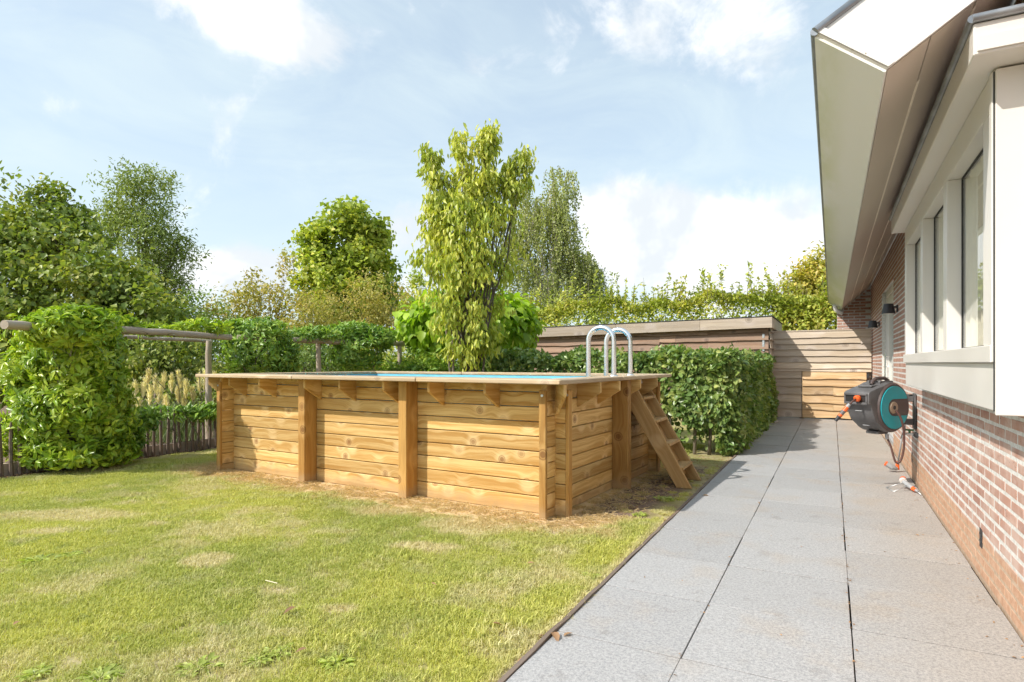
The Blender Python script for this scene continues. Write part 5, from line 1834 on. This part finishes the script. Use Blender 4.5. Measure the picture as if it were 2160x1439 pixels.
climber('leafy climber mound on the pergola post left of the cherry, nearest the pool corner', [blob(552, 735, 72, 55, 8.9, .42), blob(545, 695, 68, 22, 8.9, .3), blob(500, 740, 28, 46, 8.8, .25), blob(600, 760, 28, 40, 9, .3)], 401, 620)
climber('leafy climber mound hanging from the middle of the pergola beam', [blob(756, 742, 62, 48, 10.0, .42), blob(750, 700, 60, 18, 10.0, .3), blob(800, 715, 28, 22, 10, .3)], 402, 520)
climber('thin climber lying along the top of the pergola\'s front beam', [blob(428, 690, 56, 12, 8.2, .16), blob(250, 683, 40, 12, 7.3, .16), blob(330, 696, 40, 7, 7.7, .12)], 403, 190, 'lf_bush', r0=0.007)
climber('thin climber along the beam between the two climber mounds', [blob(655, 704, 52, 13, 9.4, .2), blob(690, 710, 40, 10, 9.7, .2)], 404, 150, r0=0.007)
climber('climber trailing along the top of the picket fence beside the pool', [blob(375, 872, 76, 12, 8.1, .12), blob(300, 885, 40, 24, 7.5, .16), blob(275, 930, 22, 38, 7.2, .14), blob(440, 868, 22, 14, 8.5, .15)], 405, 260, zmin=0.1, r0=0.006)

# ---- pampas grass: each plume a part
pam = empty('pampas_grass', gp_(350, 9.3))
tag(pam, 'pampas grass clump with cream feathery plumes behind the picket fence', 'ornamental grass')
rng = np.random.default_rng(501)
porg = np.array(pam.location)
bl_v, bl_f = [], []
nb = 520
for i in range(nb):
    cu = rng.choice([300, 345, 390, 430])
    b0 = np.array(gp_(cu + rng.normal() * 14, 9.3 + rng.normal() * .25))
    th_ = rng.uniform(0, 6.28)
    ln = rng.uniform(0.6, 1.25)
    dr = np.array([math.cos(th_), math.sin(th_), 0])
    sd_ = np.array([-dr[1], dr[0], 0]) * rng.uniform(.004, .008)
    rch = rng.uniform(0.25, 0.75) * ln
    base_i = len(bl_v)
    for k in range(6):
        t = k / 5
        p = b0 + dr * rch * t ** 1.4 + UPV * (ln * (t - 0.55 * t ** 3.2)) * 0.95
        w_ = (1 - t * .9)
        bl_v += [p - sd_ * w_ - porg, p + sd_ * w_ - porg]
    for k in range(5):
        a = base_i + 2 * k
        bl_f += [(a, a + 1, a + 3), (a, a + 3, a + 2)]
me = np_mesh('blades', np.array(bl_v), np.array(bl_f)); me.materials.append(M['lf_pampas'])
o = link('blades', me, None, pam); o['kind'] = 'stuff'
pl = [(272, 828, 46), (286, 818, 42), (292, 850, 30), (304, 812, 44), (313, 790, 36), (316, 828, 44), (328, 806, 42), (337, 826, 40), (345, 800, 40), (349, 845, 34), (362, 803, 40), (379, 795, 38), (376, 828, 36), (392, 816, 42), (388, 846, 30), (406, 826, 32), (421, 804, 44), (433, 796, 46), (453, 798, 40)]
for (u, v, hpx) in pl:
    d = 9.25 + rng.uniform(-.35, .35)
    c = np.array(px(u, v + 8, d))
    hh = hpx * 0.9 * d / F_PX
    lean_ = np.array([rng.normal() * .1, rng.normal() * .1, 1.0]); lean_ /= np.linalg.norm(lean_)
    n = 110
    t = rng.uniform(0, 1, n) ** 0.8
    wv = 0.034 * np.sin(np.pi * np.clip(t * .92 + .05, 0, 1)) ** .8
    th_ = rng.uniform(0, 6.28, n)
    rr = wv * np.sqrt(rng.uniform(0, 1, n))
    P = c + lean_ * ((t - .5) * hh)[:, None] + np.stack([np.cos(th_) * rr, np.sin(th_) * rr, np.zeros(n)], 1)
    D = unit(np.stack([np.cos(th_) * .35, np.sin(th_) * .35, np.ones(n)], 1) + rng.normal(size=(n, 3)) * .15)
    V, Fc, _ = leaf_arrays(P - porg, D, unit(rng.normal(size=(n, 3))), rng.uniform(.05, .085, n), 0.16)
    sp_n = 9
    for k_ in range(sp_n):          # soft dense heart of the plume
        tt = k_ / (sp_n - 1)
        cc = c + lean_ * ((tt - .5) * hh) - porg
        rr_ = 0.022 * math.sin(math.pi * min(1, tt * .92 + .05)) ** .8
        ring_ = np.stack([cc + rr_ * np.array([math.cos(a_), math.sin(a_), 0]) for a_ in np.linspace(0, 6.283, 7)[:-1]])
        b0_ = len(V)
        V = np.concatenate([V, ring_])
        if k_:
            q_ = np.arange(6); q2 = (q_ + 1) % 6
            Fc = np.concatenate([Fc, np.stack([b0_ - 6 + q_, b0_ - 6 + q2, b0_ + q2], 1), np.stack([b0_ - 6 + q_, b0_ + q2, b0_ + q_], 1)])
    me = np_mesh('plume', V, Fc); me.materials.append(M['plume'])
    po = link('plume', me, None, pam)
    foot = np.array(gp_(350 + (u - 350) * .7, d))
    MB().tube([Vector(foot - porg), Vector(c - porg) - Vector(tuple(lean_)) * hh * .4], [.006, .004], 5).build('stalk', M['lf_pampas'], po)

# ---- clipped beech hedge, L-shaped, along shed and path
hedge = empty('beech_hedge', (-1.6, 8.4, 0))
tag(hedge, 'clipped beech hedge turning the corner from the pool to the path', 'hedge')
rng = np.random.default_rng(601)
HP, HO_, = [], []


def face(n, p0, e1, e2, nrm, depth=0.10, keep=None):
    a, b = rng.uniform(size=(n, 1)), rng.uniform(size=(n, 1))
    p = np.array(p0) + a * np.array(e1) + b * np.array(e2)
    nv = np.array(nrm, float)
    wob_ = 0.045 * (np.sin(p[:, :1] * 5.1 + p[:, 2:] * 4.0) + np.sin(p[:, 1:2] * 4.3 + p[:, 2:] * 6.0 + 1.0) + np.sin(p[:, :1] * 9 + p[:, 1:2] * 8 + 2.0) * .7)
    p = p + nv * (wob_ - np.abs(rng.normal(size=(n, 1))) * depth)
    o = np.repeat(nv[None], n, 0)
    if keep is not None:
        k_ = keep(p)
        p, o = p[k_], o[k_]
    HP.append(p); HO_.append(o)


HT = 1.295
yf = 8.10


def gaps(p):
    # bare stems show low down in the front face
    low_ = (p[:, 2] < 0.44 + 0.10 * np.sin(p[:, 0] * 9)) & (p[:, 0] < -1.30)
    return ~(low_ & (rng.uniform(size=len(p)) < 0.95))


face(6400, (-4.85, yf, 0.05), (3.62, 0, 0), (0, 0, HT - .05), (0, -1, 0), 0.09, gaps)
face(1500, (-4.85, yf + .55, 0.1), (3.0, 0, 0), (0, 0, HT - .1), (0, 1, 0), 0.09)
face(3600, (-4.85, yf, HT), (3.75, 0, 0), (0, .6, 0), (0, 0, 1), 0.07)
face(9500, (-1.10, yf - .02, 0.03), (0, 6.2, 0), (0, 0, HT + .03), (1, 0, 0), 0.09)
face(3300, (-1.72, yf + .1, HT + .03), (0.62, 0, 0), (0, 6.1, 0), (0, 0, 1), 0.07)
face(2200, (-1.72, yf + .5, 0.1), (0, 5.6, 0), (0, 0, HT), (-1, 0, 0), 0.09)
face(2600, (-1.75, yf + .02, 0.05), (0.68, 0, 0), (0, 0, HT - .02), (0, -1, 0), 0.10, gaps)
face(1800, (-4.8, yf + .1, 0.5), (3.6, 0, 0), (0, .4, .5), (0, -1, 0), 0.15)
P = np.concatenate(HP); O = np.concatenate(HO_)
# clipped corners are rounded off
cr = np.clip((P[:, 0] + 1.30) / 0.2, 0, 1) * np.clip((8.32 - P[:, 1]) / 0.22, 0, 1)
P[:, 0] -= cr * 0.09; P[:, 1] += cr * 0.08
topr = np.clip((P[:, 2] - (HT - .12)) / .12, 0, 1) ** 2
P[:, 1] += topr * 0.05 * (O[:, 1] < -.5); P[:, 0] -= topr * 0.05 * (O[:, 0] > .5)
P[:, 2] += np.where((P[:, 2] > HT - .05) & (rng.uniform(size=len(P)) < 0.05), rng.uniform(0, .08, len(P)), 0)
D = unit(O * 0.35 + rng.normal(size=P.shape) * 0.55 - UPV * 0.45 * (np.abs(O[:, 2:]) < .5))
N = unit(O * 0.9 + UPV * 0.45 + rng.normal(size=P.shape) * 0.5)
ok = P[:, 2] > 0.02
emit('foliage', P[ok], D[ok], N[ok], rng.uniform(.055, .10, len(P))[ok], 0.68, M['lf_beech'], hedge, fold=0.3, droop=0.15, kind=LEAF7, nobj=300, origin=hedge.location)
rh = random.Random(61)
for x in (-4.4, -3.9, -3.4, -2.9, -2.4, -1.95, -1.63, -1.42):
    pts_ = [(x + 1.6 + rh.uniform(-.02, .02), -0.18 + rh.uniform(-.03, .05), z) for z in (-.03, .25, .55, .85, 1.15)]
    MB().tube(pts_, [.024, .021, .019, .015, .008], 8).build('stem', M['bark'], hedge, smooth=True)
for y in (9.2, 10.2, 11.2, 12.2, 13.2):
    pts_ = [(0.2 + rh.uniform(-.03, .03), y - 8.4, z) for z in (-.03, .3, .7, 1.15)]
    MB().tube(pts_, [.024, .02, .016, .008], 8).build('stem', M['bark'], hedge, smooth=True)
tb_ = MB()
for i in range(260):
    x, y, z = rh.uniform(-3.1, .35), rh.uniform(-.15, .2), rh.uniform(.2, 1.2)
    tb_.tube([(x, y, z), (x + rh.uniform(-.12, .12), y + rh.uniform(-.15, .05), z + rh.uniform(0, .16))], [.005, .003], 4, cap=False)
tb_.build('twigs', M['bark'], hedge)['kind'] = 'stuff'

# ---- tall hedge behind the shed, with long free shoots
rhg = empty('tall_hedge', (-4.0, 17.6, 0))
tag(rhg, 'tall yellow-green hedge with wild shoots rising behind the shed', 'hedge')
rng = np.random.default_rng(602)
HP, HO_ = [], []
face(13000, (-10.5, 17.3, 1.0), (11.2, 0, 0), (0, 0, 2.05), (0, -1, 0), 0.22)
face(8200, (-10.5, 17.3, 3.02), (11.2, 0, 0), (0, 1.2, 0), (0, 0, 1), 0.16)
sh_p, sh_o = [], []
stw = MB()
for i in range(230):
    x = rng.uniform(-10.3, 0.6); y = rng.uniform(17.2, 18.2)
    ln = rng.uniform(.15, .5) if rng.uniform() < .8 else rng.uniform(.5, .95)
    k = int(ln / .028)
    lean_ = rng.normal(size=2) * .15
    t = np.linspace(0, 1, k)[:, None]
    p = np.array([x, y, 2.95]) + np.concatenate([lean_[None] * t * ln, t * ln], 1)
    sh_p.append(p + rng.normal(size=p.shape) * .022); sh_o.append(np.repeat([[0, -.3, .9]], k, 0))
    stw.tube([Vector(p[0]) - rhg.location, Vector(p[-1]) - rhg.location], [.007, .003], 4, cap=False)
P = np.concatenate(HP + sh_p); O = np.concatenate(HO_ + sh_o)
P[:, 2] += 0.10 * np.sin(P[:, 0] * 1.7) + 0.07 * np.sin(P[:, 0] * 4.1 + 1)
D = unit(O * 0.4 + rng.normal(size=P.shape) * 0.7)
N = unit(UPV * .7 + O * .5 + rng.normal(size=P.shape) * .5)
emit('foliage', P, D, N, rng.uniform(.075, .14, len(P)), 0.6, M['lf_hedge'], rhg, origin=rhg.location)
stw.build('twigs', M['bark'], rhg)['kind'] = 'stuff'
for x in np.arange(-10, 0.6, 0.8):
    MB().tube([(x + 4, .5, -.03), (x + 4.05, .5, 1.2), (x + 4, .45, 2.6)], [.04, .03, .012], 6).build('stem', M['bark'], rhg)

# ---- golden tree and conifer behind the gate
tree('golden_tree', 'golden-green tree behind the gate beneath the eaves', 'tree',
     [blob(1712, 622, 66, 58, 16.6), blob(1745, 580, 46, 52, 16.6), blob(1700, 600, 36, 40, 16.6), blob(1672, 668, 48, 38, 16.4), blob(1790, 630, 56, 60, 16.6), blob(1745, 685, 90, 44, 16.2), blob(1722, 575, 28, 30, 16.6)],
     gp_(1735, 16.6), 0.08, 'lf_gold', 304, ncl=1100, per=8, spread=0.12, L=0.11, WR=0.7, down=0.5, shell=0.4, flat=0.9)
shrub('small bright green feathery bush behind the gate against the brick return', [blob(1800, 690, 26, 26, 15.2, .3), blob(1822, 700, 18, 22, 15.0, .25)], 'lf_bush', 211, 260, L=0.07, WR=0.3)

# ------------------------------------------------------------------ small things on the ground
rs = random.Random(44)
V1, F1, _ = leaf_arrays(np.zeros((1, 3)), np.array([[1.0, 0, 0]]), np.array([[0, 0, 1.0]]), np.ones(1), 0.45, 0.5, 0.12, LEAF7)
dlm = np_mesh('fallen_leaf', V1 - np.array([[.5, 0, 0]]), F1)
dlm.materials.append(M['deadleaf'])
dead = [(1172, 1345, .085, 'curled brown leaf on the grey path by the timber edging'), (1489, 1046, .06, 'small brown leaf on the path beside the wooden steps'), (1198, 1340, .05, 'small brown leaf lying in the cross joint of the path'),
        (610, 1293, .07, 'reddish brown leaf lying in the middle of the lawn'), (635, 1378, .05, 'brown leaf on the lawn beside the weeds at the bottom edge of the photo'), (35, 1320, .045, 'small brown leaf on the lawn at the far left edge of the photo'),
        (1120, 1192, .045, 'tan leaf on the lawn in front of the pool corner'), (1050, 1322, .05, 'pale tan leaf on the lawn close to the path edging'), (915, 1237, .035, 'tiny tan leaf on the lawn in front of the third pool bay'), (1935, 1130, .03, 'tiny dark leaf on the path in front of the brick wall')]
for (u, v, s_, lab) in dead:
    d = F_PX * CAM_H / (v - VY)
    p = px(u, v, d)
    zz0 = 0.014 if p.x < LAWN_X1 else 0.006
    o = link('fallen_leaf', dlm, None, None, (p.x, p.y, zz0), (rs.uniform(-.25, .25), rs.uniform(-.2, .2), rs.uniform(0, 6.28)))
    o.scale = (s_, s_, s_)
    tag(o, lab, 'leaf', 'fallen leaves')

# broad-leaved weeds in the lawn
weeds = [(75, 1415, .12, 'weed rosette in the lawn nearest the bottom left corner'), (215, 1422, .17, 'wide broad-leaved weed at the bottom edge left of the middle weeds'), (420, 1403, .17, 'bright green weed clump at the bottom edge with glossy leaves'), (540, 1388, .12, 'small weed between two larger weeds at the bottom of the lawn'),
         (590, 1370, .13, 'spreading weed just above the bottom edge in mid lawn'), (705, 1395, .16, 'grey-green weed near the bottom edge towards the path'), (85, 1177, .19, 'long tuft of darker weeds in the lawn near the left edge'), (150, 1166, .13, 'small tuft at the right end of the darker weeds on the left'),
         (255, 1340, .08, 'tiny weed rosette in the lower left of the lawn'), (480, 1310, .07, 'tiny weed in the middle of the lawn'), (1245, 1212, .11, 'small weed growing against the path edging'), (1010, 1290, .08, 'clover tuft in the lawn near the path'),
         (1400, 1050, .17, 'leafy green weed tuft at the foot of the wooden steps'), (1350, 1083, .13, 'pale weed tuft on bare soil between pool and path')]
rng = np.random.default_rng(702)
for i, (u, v, s_, lab) in enumerate(weeds):
    d = F_PX * CAM_H / (v - VY)
    p = px(u, v, d)
    n = 64
    s_ = s_ * 0.62
    th_ = rng.uniform(0, 6.28, n)
    q = np.stack([np.cos(th_), np.sin(th_), np.zeros(n)], 1)
    P = q * (s_ * rng.uniform(0, .62, n))[:, None] + UPV * 0.010
    up_ = rng.uniform(.05, .7, n)
    D = unit(q + UPV * up_[:, None])
    V, Fc, _ = leaf_arrays(P, D, unit(UPV + rng.normal(size=(n, 3)) * .3), rng.uniform(.22, .46, n) * s_, 0.50, 0.4, 0.35, LEAF7)
    me = np_mesh('lawn_weed', V, Fc); me.materials.append(M['lf_weed'])
    o = link('lawn_weed', me, None, None, (p.x, p.y, -0.020))
    tag(o, lab, 'weed', 'weeds in the lawn')

stk = MB().tube([(-0.05, 0, 0), (0.05, 0.004, 0.004)], .0025, 6)
p = px(572, 1237, F_PX * CAM_H / (1237 - VY))
o = stk.build('straw_stalk', plain('straw', (0.72, 0.64, 0.45), 0.7), None, loc=(p.x, p.y, 0.022), rot=(0, 0, 0.55 - math.pi / 2 + .9))
tag(o, 'pale dry straw stalk lying on the lawn', 'stalk')

# leaf litter and straw, one mass along pool, hedge, fence and edging
rng = np.random.default_rng(703)
lp = []
for (n, x0, x1, y0, y1) in ((260, -1.75, -1.14, 4.7, 7.9), (260, -1.95, -1.12, 7.2, 8.1), (900, -7.98, -7.58, 2.2, 8.0), (160, -1.16, -1.10, 1.0, 8.0), (120, 0.60, 0.73, 3.0, 13.0), (70, -1.08, 0.7, 13.2, 14.3), (60, -1.05, .7, 2.2, 12), (170, 0.068, 0.088, 1.8, 14.2), (60, -0.552, -0.536, 1.8, 14.2)):
    lp.append(np.stack([rng.uniform(x0, x1, n), rng.uniform(y0, y1, n), np.full(n, 0.0)], 1))
P = np.concatenate(lp)
P[:, 2] = np.where(P[:, 0] > -1.09, 0.004, -0.012)
n = len(P)
th_ = rng.uniform(0, 6.28, n)
D = np.stack([np.cos(th_), np.sin(th_), rng.uniform(-.05, .35, n)], 1)
V, Fc, _ = leaf_arrays(P, D, unit(UPV + rng.normal(size=(n, 3)) * .35), np.where(P[:, 0] > -1.09, rng.uniform(.008, .02, n), rng.uniform(.012, .035, n)), 0.5)
me = np_mesh('leaf_litter', V, Fc); me.materials.append(M['deadleaf'])
o = link('leaf_litter', me)
tag(o, 'dry leaf litter scattered along fence, hedge and edging', 'litter', kind='stuff')
# straw left round the pool foot
sp_, sd_ = [], []
while len(sp_) < 9000:
    lx = rng.uniform(-4.7, 0.6); ly = rng.uniform(-0.62, 2.6)
    qx, qy = max(abs(lx + 2.06) - 2.20, 0), max(abs(ly - 1.15) - 1.25, 0)
    ds = math.hypot(qx, qy)
    if ds <= 0.0 or ds > 0.16 + 0.32 * rng.uniform() ** 1.5:
        continue
    if -4.1 < lx < 0 and ly > 0:
        continue
    c_, s2 = math.cos(POOL_R), math.sin(POOL_R)
    sp_.append((POOL_O.x + lx * c_ - ly * s2, POOL_O.y + lx * s2 + ly * c_, -0.010 + rng.uniform(0, .012)))
P = np.array(sp_)
P = P[P[:, 0] < -1.13]
n = len(P)
th_ = rng.uniform(0, 6.28, n)
D = np.stack([np.cos(th_), np.sin(th_), rng.uniform(-.1, .45, n)], 1)
V, Fc, _ = leaf_arrays(P, D, unit(UPV + rng.normal(size=(n, 3)) * .4), rng.uniform(.02, .06, n), 0.07)
me = np_mesh('straw', V, Fc); me.materials.append(leafmat('straw_blades', [(0.33, 0.25, 0.145), (0.38, 0.30, 0.19), (0.28, 0.195, 0.105)], trans=0.15, rough=0.8))
o = link('straw', me)
tag(o, 'dead straw-coloured grass round the foot of the pool', 'straw', kind='stuff')
